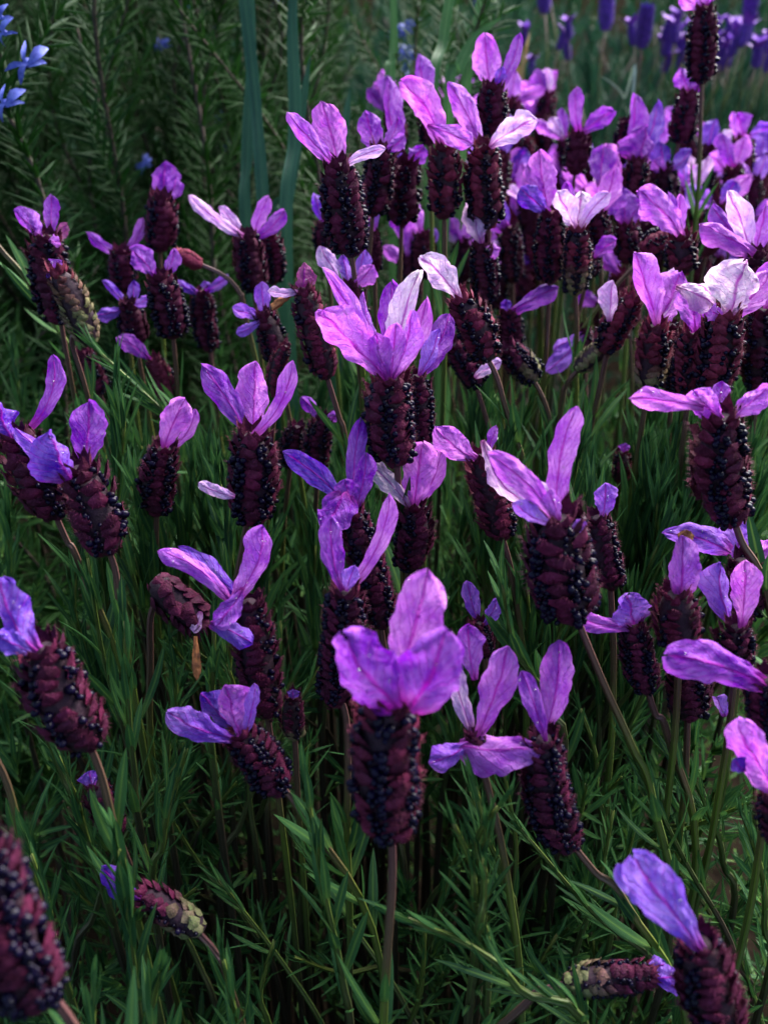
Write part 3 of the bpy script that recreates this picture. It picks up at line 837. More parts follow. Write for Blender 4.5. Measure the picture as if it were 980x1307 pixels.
fl('small dim bud with violet tuft behind a slanting brown stem', (152, 1062), (122, 1000), 42, [(114, 985, 30, 'V', 0, 0)], d=.225, beads=.2)
fl('out-of-focus large dark spike close to the lens at the corner', (56, 1276), (-22, 1078), 104, [(-50, 1020, 50, 'V', 0, 0)], [(100, 1318)], d=.136, tone=.75)  # tone puts the darkening of the frame corner into this head's colour
fl('head outside the edge with only its slanting brown stem in view', (-42, 930), (-80, 820), 62, [(-110, 760, 40, 'V', 0, 0)], [(4, 985), (34, 1088)], d=.20)
fl('head outside the edge on a bare pale green stem slanting in beside the rosemary', (-42, 268), (-72, 200), 42, [(-90, 160, 30, 'M', 0, 0)], [(0, 316), (48, 380)], d=.30)
fl('small pinkish-green nodding bud on an arching pale stalk above the T-shaped petals', (258, 340), (228, 324), 22, [], [(286, 352), (306, 374), (312, 398)], d=.33, green=1.0, beads=0, red=.8, size=.008, lean=0, leaves=False)
# rear of the bush
fl('tallest dark spike on a long bare olive stem rising above all others', (895, 106), (897, 9), 40, [(867, -6, 22, 'P', .1, 0), (905, -14, 26, 'P', 0, 0)], [(893, 180), (889, 262)], d=.355)
fl('dark spike just behind the long bare olive stem, violet petal on top', (865, 182), (878, 118), 38, [(868, 88, 24, 'M', .05, 0), (890, 105, 18, 'M', 0, 0)], d=.40)
fl('shaded head with two curved violet horns, isolated before the grey-green bush', (733, 222), (738, 172), 36, [(736, 111, 19, 'M', .14, 0, 's'), (783, 142, 24, 'M', .12, 0)], d=.40)
fl('head with two violet petals bunched like a bow', (806, 248), (814, 206), 34, [(811, 120, 26, 'M', .05, .1), (839, 130, 26, 'V', -.1, .1), (824, 160, 42, 'M', 0, -.2, 'd')], d=.385, red=.3)
fl('narrow dark spike beside the violet bow-shaped head', (792, 210), (797, 155), 26, [], d=.42)
fl('violet head with one curved outstretched petal crossing the long olive stem', (852, 262), (850, 218), 34, [(882, 190, 20, 'V', -.1, 0), (842, 180, 26, 'V', 0, .1), (832, 205, 20, 'M', .1, 0)], d=.40)
fl('dark beaded spike with a wide pink petal and a folded violet one', (702, 360), (704, 270), 42, [(688, 193, 40, 'P', .06, .05), (664, 240, 30, 'V', .1, -.1), (672, 210, 16, 'P', 0, .1)], d=.315, beads=.9)
fl('greenish-based spike beneath bright white-pink petals spread like a star', (733, 376), (736, 292), 36, [(711, 243, 30, 'W', .05, -.15), (742, 245, 34, 'C', 0, .05), (777, 246, 20, 'W', .12, 0, 's'), (722, 232, 20, 'M', 0, .2)], [(735, 456)], d=.305, green=.45, red=.7)
fl('dark spike under tall folded pale pink petals', (768, 320), (762, 272), 32, [(784, 212, 30, 'P', -.1, 0), (792, 240, 30, 'M', -.1, .1)], d=.345)
fl('broad magenta-petalled head behind the star of white-pink petals', (802, 335), (797, 288), 36, [(790, 238, 40, 'M', 0, -.1), (812, 258, 26, 'M', -.1, .1), (770, 185, 34, 'M', 0, .3, 'o', 765, 238)], d=.37)
fl('reddish spike with a single large leaf-shaped pink petal bent sideways', (874, 348), (870, 303), 42, [(814, 244, 42, 'P', -.10, -.1), (868, 248, 16, 'P', .05, .05, 's'), (852, 245, 14, 'M', 0, .1)], d=.30, red=.6)
fl('short red-brown spike lying sideways under the large leaf-shaped petal', (818, 318), (860, 302), 32, [], d=.325, red=.6, lean=0)
fl('head with two long pale petals forming a V at the picture edge', (972, 385), (966, 326), 44, [(892, 286, 28, 'P', -.06, -.1, 's'), (928, 243, 30, 'W', -.06, .05), (978, 258, 30, 'P', 0, .1), (908, 262, 30, 'M', 0, .25)], d=.29)
fl('small dark spike with one short folded purple petal', (748, 352), (755, 330), 28, [(786, 306, 22, 'M', .1, -.1)], d=.335)
fl('head hidden behind the biggest crown, pale petals showing above it', (455, 425), (447, 366), 40, [(408, 314, 26, 'W', .05, .1), (437, 325, 22, 'L', 0, .1), (476, 338, 26, 'P', -.1, -.1), (465, 318, 20, 'L', -.05, .1)], d=.29)
fl('brownish fading spike with a shrivelled pink top and a straw-coloured withered petal', (417, 482), (386, 368), 48, [(389, 335, 26, 'D', 0, 0, 'd'), (342, 371, 13, 'W', .1, -.1, 's')], [(432, 530), (442, 570)], d=.262, beads=.15, red=.25, dry=(372, 376, 348, 396, 11))
fl('small head with three short lilac petals beside the fading spike', (356, 462), (336, 402), 38, [(334, 360, 22, 'L', .05, .1), (297, 393, 19, 'L', .05, 0), (302, 426, 15, 'L', .1, -.2)], d=.295)
fl('slim pink bud behind the three tall purple petals', (350, 505), (364, 442), 26, [], d=.27, beads=.1, red=.6, size=.009)
fl('dim small head with two rounded magenta lobes under the crown of petals', (404, 602), (413, 534), 36, [(384, 507, 17, 'M', -.1, 0, 's'), (431, 530, 14, 'M', .1, -.1, 's')], d=.285)
fl('dark petalless spike in shadow next to the rounded magenta lobes', (368, 596), (380, 545), 32, [], d=.30)
fl('slim spike with a tall thin violet petal before the very dark broad spike', (478, 348), (476, 296), 22, [(487, 222, 24, 'L', .10, 0, 's'), (468, 268, 12, 'M', 0, 0)], d=.33)
fl('small shaded head with a violet petal beside the strap leaf', (418, 330), (412, 285), 28, [(402, 247, 18, 'V', 0, 0)], d=.36)
fl('pale bluish drooping petals on a small head among the upright leaves', (748, 455), (744, 420), 26, [(697, 474, 24, 'L', .1, -.1, 's'), (706, 446, 20, 'L', 0, -.1)], d=.34)

def clause(label, most=10):
    """the first words of a head's label, short enough to point to it from another label"""
    words = label.split(',')[0].split()
    for stop in ('on', 'behind', 'rising', 'held', 'beside', 'before', 'above', 'standing', 'crossing', 'spreading'):
        if stop in words[4:]: words = words[:4 + words[4:].index(stop)]
    words = words[:most]
    while words[-1] in ('with', 'a', 'an', 'the', 'and', 'of', 'two', 'one', 'in', 'to', 'by', 'three', 'four', 'single', 'at', 'for', 'their', 'its', 'that', 'tall', 'thin', 'pale', 'dark', 'small', 'big', 'topped', 'leaning', 'bending', 'next', 'lying', 'hidden', 'directly', 'just', 'mostly', 'wedged', 'tucked', 'cut', 'under', 'stretched', 'pointing', 'hanging', 'tilting', 'bent'): words = words[:-1]
    return ' '.join(words)

# the crowd of small heads at the rear of the bush, told apart only by place
rb = random.Random(77)
REAR = [(690, 150), (668, 178), (655, 235), (760, 205), (780, 260), (828, 285), (905, 225), (935, 215), (962, 232), (915, 262), (948, 175), (880, 245), (905, 190),
        (585, 120), (655, 130), (700, 120), (602, 215), (650, 290), (690, 320), (672, 345), (825, 190), (890, 320), (845, 335), (915, 330), (790, 350), (770, 385),
        (540, 300), (590, 310), (520, 330), (560, 420), (500, 140), (740, 300), (980, 300), (985, 200), (955, 280), (846, 300), (680, 290), (640, 345), (875, 170), (720, 180), (672, 255), (715, 225), (752, 240), (812, 232), (835, 262), (898, 290), (925, 305), (950, 255), (968, 205), (930, 240), (640, 200), (610, 160), (560, 150), (660, 165), (790, 225), (860, 275)]
for (x, y) in REAR:
    d = 0.40 + 0.12 * rb.random() + max(0, (220 - y)) * 0.0006
    w = 0.0125 * F / d
    lean = rb.uniform(-0.25, 0.25)
    hgt = w * rb.uniform(1.7, 2.3)
    base = (x - lean * hgt, y + hgt * 0.9); top = (x, y)
    pet = []
    for k in range(rb.choice((2, 3, 3, 4))):
        an = rb.uniform(-1.3, 1.3); ln = w * rb.uniform(1.0, 1.7)
        pet.append((x + sin(an) * ln, y - cos(an) * ln, w * rb.uniform(.45, .85), rb.choice('PPPMMVLWP'), rb.uniform(-.12, .12), rb.uniform(-.3, .3)))
    near = min(NAMED, key=lambda q: math.hypot(q[1][0] - x, q[1][1] - y - 40))
    hue = {'P': 'pink', 'M': 'purple', 'V': 'violet', 'L': 'lilac', 'W': 'pale'}[pet[0][3]]
    flower('small %s-petalled head behind the %s' % (hue, clause(near[2])), base, top, w, pet, d=d, leaves=False, group='crowd of rear lavender heads', beads=.8, red=rb.random() * .6)

# ------------------------------------------------------------------ leafy shoots
def seg_dist(px, py, s):
    x0, y0, x1, y1 = s[:4]
    dx, dy = x1 - x0, y1 - y0
    t = max(0, min(1, ((px - x0) * dx + (py - y0) * dy) / max(1e-6, dx * dx + dy * dy)))
    return math.hypot(px - x0 - t * dx, py - y0 - t * dy)

def hides(p, margin=10):
    q = proj(p)
    if q is None: return True
    for s in CLEAR:
        if q[2] < s[5] - 0.004 and seg_dist(q[0], q[1], s) < s[4] + margin: return True
    return False

def shoot(tip, low, r, label, group, leaf_len=0.02, spread=(0.12, 0.95), step=0.0085, leafy=0.075, meshes=None, wide=1.0, shade=1.0):
    v = (low - tip).normalized()
    v2 = Vector((v.x * 0.4, v.y * 0.4, min(-0.4, v.z))).normalized()
    p1 = low + v2 * 0.05
    p1.z = max(0.03, p1.z)
    foot = Vector((p1.x + v2.x * 0.04, p1.y + v2.y * 0.04, -0.01))
    path = catmull([tip, tip.lerp(low, .5) + Vector((r.uniform(-.003, .003), r.uniform(-.003, .003), 0)), low, p1, foot], 6)
    root = Vector((foot.x, foot.y, 0))
    e = bpy.data.objects.new('leafy_shoot', None); e.empty_display_size = 0.01
    C.objects.link(e); e.location = root
    tag(e, label, 'shoot', group)
    n = len(path)
    V, Fc, UV = tube([q - root for q in path], [0.0005 + 0.0009 * k / n for k in range(n)], 5)
    UV = [(a, b + 0.50) for a, b in UV]
    link('stem', make_mesh('stem', V, Fc, M_STEM, UV), e)
    leaf_pairs(e, root, path, 0.0005, leafy, step, leaf_len, spread[0], spread[1], r, meshes or LEAF, wide, 0.65)
    return e

rs = random.Random(21)
# shoots one can follow in the photograph: (tip px, lower px, depth, leaf length, label, broad)
PLACED = [
    ((112, 712), (166, 960), .235, .022, 'broad-leaved blue-green shoot below the plump fuzzy blue-petalled spike', True),
    ((158, 792), (172, 985), .215, .020, 'upright shoot with a pair of smooth broad leaves beside the big fuzzy spike', True),
    ((14, 838), (78, 985), .225, .019, 'shoot with narrow leaves leaning under the curled blue-violet petal', False),
    ((274, 784), (272, 905), .215, .016, 'short shoot with one broad spoon-like leaf under the withered brown petal', True),
    ((220, 836), (214, 965), .235, .017, 'blue-green shoot below the hanging withered brown petal', False),
    ((392, 1012), (437, 1250), .195, .020, 'tall broad-leaved shoot against the long straight bare stem', True),
    ((520, 1172), (662, 1262), .185, .019, 'bushy tuft of narrow leaves lying sideways beside the long straight stem', False),
    ((800, 948), (938, 1222), .225, .017, 'long leaning shoot packed with narrow leaves under the rabbit-ear head', False),
    ((868, 952), (922, 1100), .24, .016, 'slim shoot standing beneath the large flat purple petal', False),
    ((664, 1058), (850, 1246), .225, .016, 'long shoot sloping down behind the low bluish petal', False),
    ((152, 1084), (182, 1320), .19, .021, 'shoot of broad green leaves joined to a slanting brown stem near the soil', True),
    ((238, 955), (208, 1075), .215, .019, 'tuft of narrow leaves in deep shade below the boat-shaped petals', False),
    ((75, 965), (108, 1060), .225, .018, 'spreading narrow-leaved shoot crossing the two slanting brown stems', False),
    ((130, 452), (282, 598), .285, .022, 'bright green diagonal shoot running out from the fuzzy greenish bud', False),
    ((640, 742), (700, 905), .225, .020, 'shoot of long flat leaves beside the reddish stem of the drooping petal', True),
    ((98, 700), (110, 840), .26, .020, 'narrow blue-green shoot behind the broad-leaved one', False),
    ((205, 1240), (200, 1360), .185, .020, 'single broad pale-ribbed shoot near the soil beside the level bud', True),
    ((600, 1010), (640, 1120), .225, .018, 'tuft of fine leaves just under the broad wet level petal', False),
    ((606, 1004), (612, 1110), .182, .014, 'grey-green rosette right against the stem under the broad wet level petal', False),
    ((636, 1030), (618, 1140), .180, .014, 'second grey-green rosette below the broad wet level petal', False),
    ((578, 1050), (606, 1160), .184, .014, 'small tuft between the long straight stem and the level petal', False),
    ((950, 1050), (975, 1180), .22, .018, 'shoot with upturned narrow leaves at the corner by the sloping petal', False),
    ((60, 1180), (80, 1320), .20, .018, 'narrow-leaved shoot beside the out-of-focus large spike', False),
    ((120, 1270), (140, 1380), .17, .018, 'cluster of short leaves at the very foot of the picture by the blurred stem', False),
    ((285, 1225), (300, 1340), .19, .018, 'shoot with a tuft of leaves where the sideways bud stalk begins', False),
    ((40, 1090), (70, 1200), .21, .018, 'dim shoot behind the out-of-focus large spike', False),
    ((740, 905), (760, 1010), .25, .017, 'shoot of fine leaves behind the brown stem of the widest spike', False),
    ((350, 1200), (345, 1320), .22, .016, 'grey-green rosette in deep shade beside the tall broad-leaved shoot', False),
    ((590, 1060), (560, 1160), .25, .016, 'grey-green rosette in the dark gap beyond the long straight stem', False),
]
for tp, lo, d, ll, lab, broad in PLACED:
    lpx = math.hypot(lo[0] - tp[0], lo[1] - tp[1])
    dd = d + lpx / F * d * tan(PITCH) * (lo[1] - tp[1]) / lpx * 0.85
    shoot(P(tp[0], tp[1], d), P(lo[0], lo[1], dd), rs, lab, 'leafy shoots of the lavender bush', ll * .88, (0.10, 0.50) if broad else (0.08, 0.62),
          0.0095 if broad else 0.0046, 0.07, BROAD if broad else LEAF, 1.0)

# the other shoots of the bush, filling it below the heads
heads = [(h.x, h.y, h.z) for h in HEADS]
def canopy(x, y):
    s = w = 0.0
    for hx, hy, hz in heads:
        q = 1.0 / (0.0006 + (hx - x) ** 2 + (hy - y) ** 2); q *= q
        s += q * hz; w += q
    return s / w
made = tries = 0
while made < 75 and tries < 9000:
    tries += 1
    y = rs.uniform(0.06, 0.40); half = 0.07 + 0.42 * y
    x = rs.uniform(-half, half)
    z = canopy(x, y) - rs.uniform(0.028, 0.085)
    if y < 0.19: z -= 0.035
    tip = Vector((x, y, z))
    if (tip - CAM).length < 0.185: continue
    q = proj(tip)
    if q is None or q[0] < -60 or q[0] > 1040 or q[1] > 1380: continue
    if q[0] < 230 and 250 < q[1] < 620 and rs.random() < 0.6: continue
    if q[1] > 800 and rs.random() < 0.5: continue
    lowp = tip + Vector((rs.uniform(-.022, .022), rs.uniform(-.015, .022), -0.065))
    if any(hides(tip + Vector((0, 0, 0.018)) + (lowp - tip) * (k / 5), 9) for k in range(5)): continue
    near = sorted(NAMED, key=lambda q: (q[0] - tip).length)
    lab = ('shoot by the ' if y > .17 else 'low shoot by the ') + clause(near[0][2], 6) + ' and ' + clause(near[1][2], 5)
    shoot(tip, lowp, rs, lab, 'shoots between the flower stems' if y > 0.17 else 'shoots low in the bush', rs.uniform(.022, .033) if y > .2 else rs.uniform(.011, .017), (0.07, rs.uniform(.28, .6)) if y > .2 else (.1, rs.uniform(.5, .9)), 0.0062 if y > .2 else .005, rs.uniform(.05, .075))
    made += 1
# denser upright tufts in the open bands between the front and rear heads
for (x0, x1, y0, y1, d0, d1, cnt) in [(600, 990, 495, 650, .262, .335, 88), (90, 300, 470, 660, .25, .31, 32), (370, 480, 590, 690, .25, .30, 12), (640, 900, 640, 800, .24, .28, 24), (60, 980, 960, 1290, .235, .29, 44), (180, 480, 780, 960, .235, .28, 14)]:
    got = t_ = 0
    while got < cnt and t_ < cnt * 60:
        t_ += 1
        d = rs.uniform(d0, d1); tip = P(rs.uniform(x0, x1), rs.uniform(y0, y1), d)
        lowp = tip + Vector((rs.uniform(-.012, .012), rs.uniform(-.008, .014), -0.07))
        if any(hides(tip + Vector((0, 0, zz)), 2) for zz in (.024, .014, .004, -.01)): continue
        near = sorted(NAMED, key=lambda q: (q[0] - tip).length)
        low_ = y0 >= 780
        if low_: lowp = tip + Vector((rs.uniform(-.03, .03), rs.uniform(-.02, .03), -0.05))
        shoot(tip, lowp, rs, ('short tuft by the ' if low_ else 'upright shoot by the ') + clause(near[0][2], 6) + ' and ' + clause(near[1][2], 5), 'short dim tufts low in the bush' if low_ else 'upright shoots between front and rear heads', rs.uniform(.010, .015) if low_ else rs.uniform(.020, .028), (0.15, .95) if low_ else (0.06, rs.uniform(.25, .5)), .0042 if low_ else .007, .035 if low_ else .05)
        got += 1
print('shoots', made, 'tries', tries)

# dim inner foliage nobody could count
def blade_cloud(name, n, sampler, mat, lmin, lmax, r, width=0.12, parent=None):
    V, Fc, UV = [], [], []
    base, uvb = leaf_arrays(1.0, width, 0.35, 0.45, 0.2, 4)
    b = np.array(base); f0 = grid_faces(5, 4)
    for k in range(n):
        p, d = sampler(r)
        d = d.normalized()
        nr = d.orthogonal(); nr = Matrix.Rotation(r.uniform(0, 6.28), 3, d) @ nr
        fr = np.array(frame(d, nr).to_3x3())
        vv = (b * r.uniform(lmin, lmax)) @ fr.T + np.array(p)
        off = len(V)
        V.extend(vv.tolist()); Fc.extend(tuple(off + q for q in f) for f in f0); UV.extend(uvb)
    o = link(name, make_mesh(name, V, Fc, mat, UV), parent)
    o['kind'] = 'stuff'
    return o

AX = []
ri = random.Random(31)
while len(AX) < 620:
    y = ri.uniform(0.02, 0.50); half = 0.09 + 0.42 * y
    x = ri.uniform(-half, half)
    z = canopy(x, y) - ri.uniform(.06, .17)
    p = Vector((x, y, z))
    if z < .05 or (p - CAM).length < .20 or hides(p, 4): continue
    AX.append((p, Vector((ri.gauss(0, .35), ri.gauss(0, .35), 1.0)).normalized()))
def inner(r):
    if r.random() < .25:
        x, y = r.uniform(-.3, .3), r.uniform(0, .5)
        return Vector((x, y, r.uniform(.04, .26))), Vector((r.gauss(0, .6), r.gauss(0, .6), r.uniform(0.0, 1.2)))
    p, d = r.choice(AX)
    t = r.random() ** 1.2
    a = d.orthogonal().normalized(); a = Matrix.Rotation(r.uniform(0, 6.28), 3, d) @ a
    th = .12 + .95 * t
    return p - d * (t * .055), d * cos(th) + a * sin(th)
o = blade_cloud('inner_foliage', 24000, inner, M_LEAF, .009, .018, random.Random(3), .13)
tag(o, 'dim grey-green foliage deep inside the lavender bush', 'foliage', kind='stuff')

# ------------------------------------------------------------------ rosemary
def rosemary_variant(k, h=0.62, leafy=0.42):
    r = random.Random(100 + k)
    pts = [Vector((0, 0, 0))]
    for i in range(1, 6):
        pts.append(Vector((r.uniform(-.02, .02) * i / 2, r.uniform(-.02, .02) * i / 2, h * i / 5)))
    path = catmull(pts, 8)
    n = len(path)
    V, Fc, UV = tube(path, [0.0022 * (1 - 0.7 * q / n) for q in range(n)], 5)
    st = make_mesh('branch', V, Fc, M_WOOD, UV)
    V, Fc, UV = [], [], []
    base, uvb = leaf_arrays(1.0, 0.125, -0.25, -0.4, 0, 4)
    b = np.array(base); f0 = grid_faces(5, 4)
    z = h - leafy
    tw = 0
    twigs = [(path, h - leafy, 0, 0)]
    for (pp, _, _, _) in twigs:
        s = h - leafy
        while s < h:
            f = s / h * (n - 1); i = min(n - 2, int(f)); p = path[i].lerp(path[i + 1], f - i)
            up = (path[i + 1] - path[i]).normalized(); a0 = up.orthogonal().normalized()
            q = (s - (h - leafy)) / leafy
            for side in range(3):
                out = Matrix.Rotation(tw + side * 2 * pi / 3 + r.uniform(-.3, .3), 3, up) @ a0
                th = r.uniform(0.6, 1.15) * (1.0 - 0.6 * max(0, q - 0.85) / 0.15)
                d = up * cos(th) + out * sin(th); nn = up * sin(th) - out * cos(th)
                ln = r.uniform(.014, .022) * (1 - 0.45 * max(0, q - .85) / .15)
                vv = (b * ln) @ np.array(frame(d, nn).to_3x3()).T + np.array(p)
                off = len(V)
                V.extend(vv.tolist()); Fc.extend(tuple(off + w for w in f_) for f_ in f0); UV.extend(uvb)
            tw += 1.05
            s += 0.0042
    # side twigs
    for t in range(7):
        s = h - leafy * r.uniform(0.15, 0.95)
        f = s / h * (n - 1); i = min(n - 2, int(f)); p = path[i]
        dirn = Vector((r.gauss(0, 1), r.gauss(0, 1), 1.6)).normalized()
        m = 14
        for c in range(m):
            pc = p + dirn * (0.05 * c / m) + Vector((0, 0, 0.012 * (c / m) ** 2))
            a0 = dirn.orthogonal().normalized()
            for side in range(3):
                out = Matrix.Rotation(c * 1.05 + side * 2.09, 3, dirn) @ a0
                th = r.uniform(.5, 1.0)
                d = dirn * cos(th) + out * sin(th); nn = dirn * sin(th) - out * cos(th)
                vv = (b * r.uniform(.010, .018)) @ np.array(frame(d, nn).to_3x3()).T + np.array(pc)
                off = len(V)
                V.extend(vv.tolist()); Fc.extend(tuple(off + w for w in f_) for f_ in f0); UV.extend(uvb)
    return st, make_mesh('needles', V, Fc, M_ROSE, UV), path
RV = [rosemary_variant(k) for k in range(5)]

def little_blue_flower(parent, pos, facing, size, r):
    """two-lipped rosemary blossom as one small mesh"""
    V, Fc = [], []
    facing = facing.normalized()
    a = facing.orthogonal().normalized(); b = facing.cross(a)
    lobes = [(0.35, 1.0, .20), (-0.35, 1.05, .18), (2.2, .85, .17), (-2.3, .9, .16), (3.14 + r.uniform(-.3, .3), 1.2, .34)]
    for an, ln, wd in lobes:
        dirn = a * cos(an) + b * sin(an)
        side = dirn.cross(facing).normalized()
        off = len(V)
        for j in range(5):
            t = j / 4
            w = wd * [0.35, .7, 1, .8, .15][j] * size * .5
            c = pos + dirn * (ln * size * t * .7) + facing * (size * (0.45 * t - 0.75 * t * t)) + side * (size * .12 * sin(3 * t + an))
            for u in (-1, 0, 1):
                V.append(c + side * (u * w) + facing * (abs(u) * w * .4))
        Fc += grid_faces(3, 5, off)
    th = [pos - facing * size * .55, pos - facing * size * .2, pos]
    tv, tf, _ = tube(th, [size * .06, size * .1, size * .17], 6)
    off = len(V); V += tv; Fc += [tuple(off + q for q in f) for f in tf]
    return link('blossom', make_mesh('blossom', V, Fc, M_BLUE), parent)

rr = random.Random(8)
def rosemary_bush(label, spots, root, blossoms=0):
    e = bpy.data.objects.new('rosemary_bush', None); e.empty_display_size = .02
    C.objects.link(e); e.location = root
    tag(e, label, 'shrub')
    for (x, y, h) in spots:
        st, nd, path = rr.choice(RV)
        o = link('branch', st, e)
        s = h / 0.62
        o.location = Vector((x, y, 0)) - root
        o.rotation_euler = (rr.uniform(-.16, .16), rr.uniform(-.16, .16), rr.uniform(0, 6.28))
        o.scale = (0.7 + .3 * s, 0.7 + .3 * s, s)
        q = link('needles', nd, o); q['kind'] = 'stuff'
    return e
spots = []
for k in range(140):
    y = rr.uniform(.50, .98); x = rr.uniform(-.52 * y / .8 - .05, 0.02 - .05 * rr.random())
    spots.append((x, y, rr.uniform(.50, .74)))
rm = rosemary_bush('tall dark green rosemary bush with needle leaves behind the lavender', spots, Vector((-.22, .75, 0)))
for (px, py, d, n) in [(205, 50, .60, 2), (262, 45, .62, 2), (290, 155, .62, 3), (288, 190, .62, 2), (355, 10, .62, 2), (240, 0, .6, 1), (190, 205, .55, 2)]:
    for k in range(n):
        little_blue_flower(rm, P(px + rr.uniform(-6, 6), py + rr.uniform(-12, 12), d) - rm.location, Vector((rr.uniform(-1, 1), -1, .2)), .008, rr)
spots = []
for k in range(70):
    y = rr.uniform(.30, .52)
    x = -.18 - .30 * (y - .30) - rr.uniform(0, .20)
    spots.append((x, y, rr.uniform(.36, .47) + .12 * max(0, -x - .25)))
r2 = rosemary_bush('low shaded rosemary bush beside the fuzzy greenish bud', spots, Vector((-.26, .42, 0)))
# a near flowering rosemary branch at the edge
e = bpy.data.objects.new('rosemary_branch', None); C.objects.link(e)
tipc = P(14, 30, .33)
e.location = (tipc.x - .03, tipc.y + .02, 0)
tag(e, 'flowering rosemary branch with clear blue two-lipped blossoms at the picture edge', 'shrub')
st, nd, path = RV[2]
for k, (ox, hh) in enumerate(((0.0, tipc.z + .06), (-.035, tipc.z + .03))):
    o = link('branch', st, e); o.location = (ox, 0, 0); o.scale = (1, 1, hh / .62); o.rotation_euler = (0, .02, 1.3 * k)
    q = link('needles', nd, o); q['kind'] = 'stuff'
for (px, py, s, fx) in [(36, 80, .0115, .5), (8, 132, .010, .2), (6, 42, .007, -.3), (2, 22, .006, 0)]:
    little_blue_flower(e, P(px, py, .325) - e.location, Vector((fx, -1, .1)), s, rr)

# pale blue blossoming rosemary stem beyond the tall heads
e = bpy.data.objects.new('rosemary_branch', None); C.objects.link(e)
c0 = P(522, 65, .72); e.location = (c0.x, c0.y + .012, 0)
tag(e, 'rosemary stem thick with pale blue blossoms behind the tall lavender heads', 'shrub')
o = link('branch', st, e); o.scale = (1, 1, (c0.z + .02) / .62); q = link('needles', nd, o); q['kind'] = 'stuff'
for k in range(15):
    little_blue_flower(e, P(520 + rr.gauss(0, 9), 66 + rr.uniform(-36, 40), .715) - e.location, Vector((rr.uniform(-1, 1), -1, .3)), .009, rr)

# ------------------------------------------------------------------ strap leaves
def strap(parent, pts, width, fold, mat=M_STRAP, name='leaf'):
    path = catmull(pts, 8); n = len(path)
    V, UV = [], []
    root = parent.location
    for i, p in enumerate(path):
        t = (path[min(i + 1, n - 1)] - path[max(0, i - 1)]).normalized()
        q = i / (n - 1)
        side = t.cross(Vector((0.25, 1, 0.1))).normalized(); nr = side.cross(t)
        w = width / 2 * float(np.interp(q, [0, .15, .7, .9, 1], [.8, 1, .95, .55, .04]))
        for u in (-1, -.5, 0, .5, 1):
            V.append(p + side * (u * w) - nr * (abs(u) * w * fold) - root); UV.append((u, .4 + q * .6))
    return link(name, make_mesh(name, V, grid_faces(5, n), mat, UV), parent)

def strap_plant(label, leaves, root, width, mat=M_STRAP):
    e = bpy.data.objects.new('strap_leaf_plant', None); C.objects.link(e); e.location = root
    tag(e, label, 'plant')
    for pxs, d in leaves:
        pts = [P(x, y, d + k * 0.0) for k, (x, y) in enumerate(pxs)]
        a, b = pts[0], pts[-1]
        v = (a - b).normalized()
        # keep the blade nearly upright and let it start at the clump's foot
        base = Vector((a.x * .5 + root.x * .5, a.y * .5 + root.y * .5, -0.01))
        strap(e, [base, base.lerp(a, .5) + Vector((0, 0, .01))] + pts, width, .25, mat)
    return e
strap_plant('clump of tall blue-green strap leaves standing before the rosemary',
            [([(340, 300), (326, 120), (306, -60), (298, -150)], .41), ([(366, 330), (377, 170), (374, 20), (380, -120)], .40), ([(350, 330), (368, 250), (384, 150), (396, 70)], .42), ([(430, 250), (438, 180), (447, 112)], .43), ([(318, 330), (316, 200), (322, 60), (318, -90)], .44)],
            P(350, 320, .42) - Vector((0, 0, P(350, 320, .42).z)), .0066)
strap_plant('clump of lighter green strap leaves beyond the topmost head',
            [([(550, 170), (566, 50), (580, -40), (590, -120)], .45), ([(572, 150), (584, 92), (606, 48), (640, 22)], .44), ([(592, 150), (606, 60), (618, -30), (630, -90)], .46), ([(498, 160), (503, 60), (500, -60)], .46)],
            P(580, 170, .46) - Vector((0, 0, P(580, 170, .46).z)), .0056, M_STRAP2)

# ------------------------------------------------------------------ bushes beyond
def bush_mesh(k, rad, h, n, mat, lmin, lmax):
    axes = []                                                   # sprig tips over the dome, blades gathered on them
    r0 = random.Random(90 + k)
    for c in range(n // 26):
        th = r0.uniform(0, 6.28); zz = r0.random() ** .8
        rmax = rad * math.sqrt(max(0.02, 1 - (zz * 0.97) ** 2.2)) * (1 + .12 * sin(5 * th + k) + .08 * sin(11 * th)) * r0.uniform(.8, 1.05)
        axes.append((Vector((cos(th) * rmax, sin(th) * rmax, h * (zz * .92 + .05) * r0.uniform(.9, 1.08))),
                     Vector((cos(th) * .45 + r0.gauss(0, .18), sin(th) * .45 + r0.gauss(0, .18), 1.0)).normalized()))
    def samp(r):
        p, d = r.choice(axes)
        t = r.random() ** 1.3
        p = p - d * (t * rad * .42)
        if p.z < .01: p.z = .01
        a = d.orthogonal().normalized(); a = Matrix.Rotation(r.uniform(0, 6.28), 3, d) @ a
        th = .15 + .75 * t
        return p, d * cos(th) + a * sin(th)
    o = blade_cloud('foliage', n, samp, mat, lmin, lmax, random.Random(40 + k), .10)
    me = o.data; bpy.data.objects.remove(o)
    return me
BM = [bush_mesh(k, .30, .46, 4200, M_FAR, .022, .042) for k in range(2)]
BH = bush_mesh(5, .55, .95, 5200, M_ROSE, .04, .075)
def bush(name, label, me, loc, s, zs, rot, group):
    e = bpy.data.objects.new(name, None); C.objects.link(e); e.location = loc; tag(e, label, 'shrub', group)
    o = link('foliage', me, e); o['kind'] = 'stuff'; o.scale = (s, s, zs); o.rotation_euler = (0, 0, rot)
    for k in range(5):
        a = k * 1.257 + rot
        V, Fc, UV = tube(catmull([Vector((0.02 * cos(a), .02 * sin(a), -.01)), Vector((.08 * cos(a) * s, .08 * sin(a) * s, .14 * zs)), Vector((.18 * cos(a) * s, .18 * sin(a) * s, .36 * zs))], 4), [.006] * 4 + [.004] * 5, 5)
        link('stem', make_mesh('stem', V, Fc, M_WOOD, UV), e)
    return e
rq = random.Random(4)
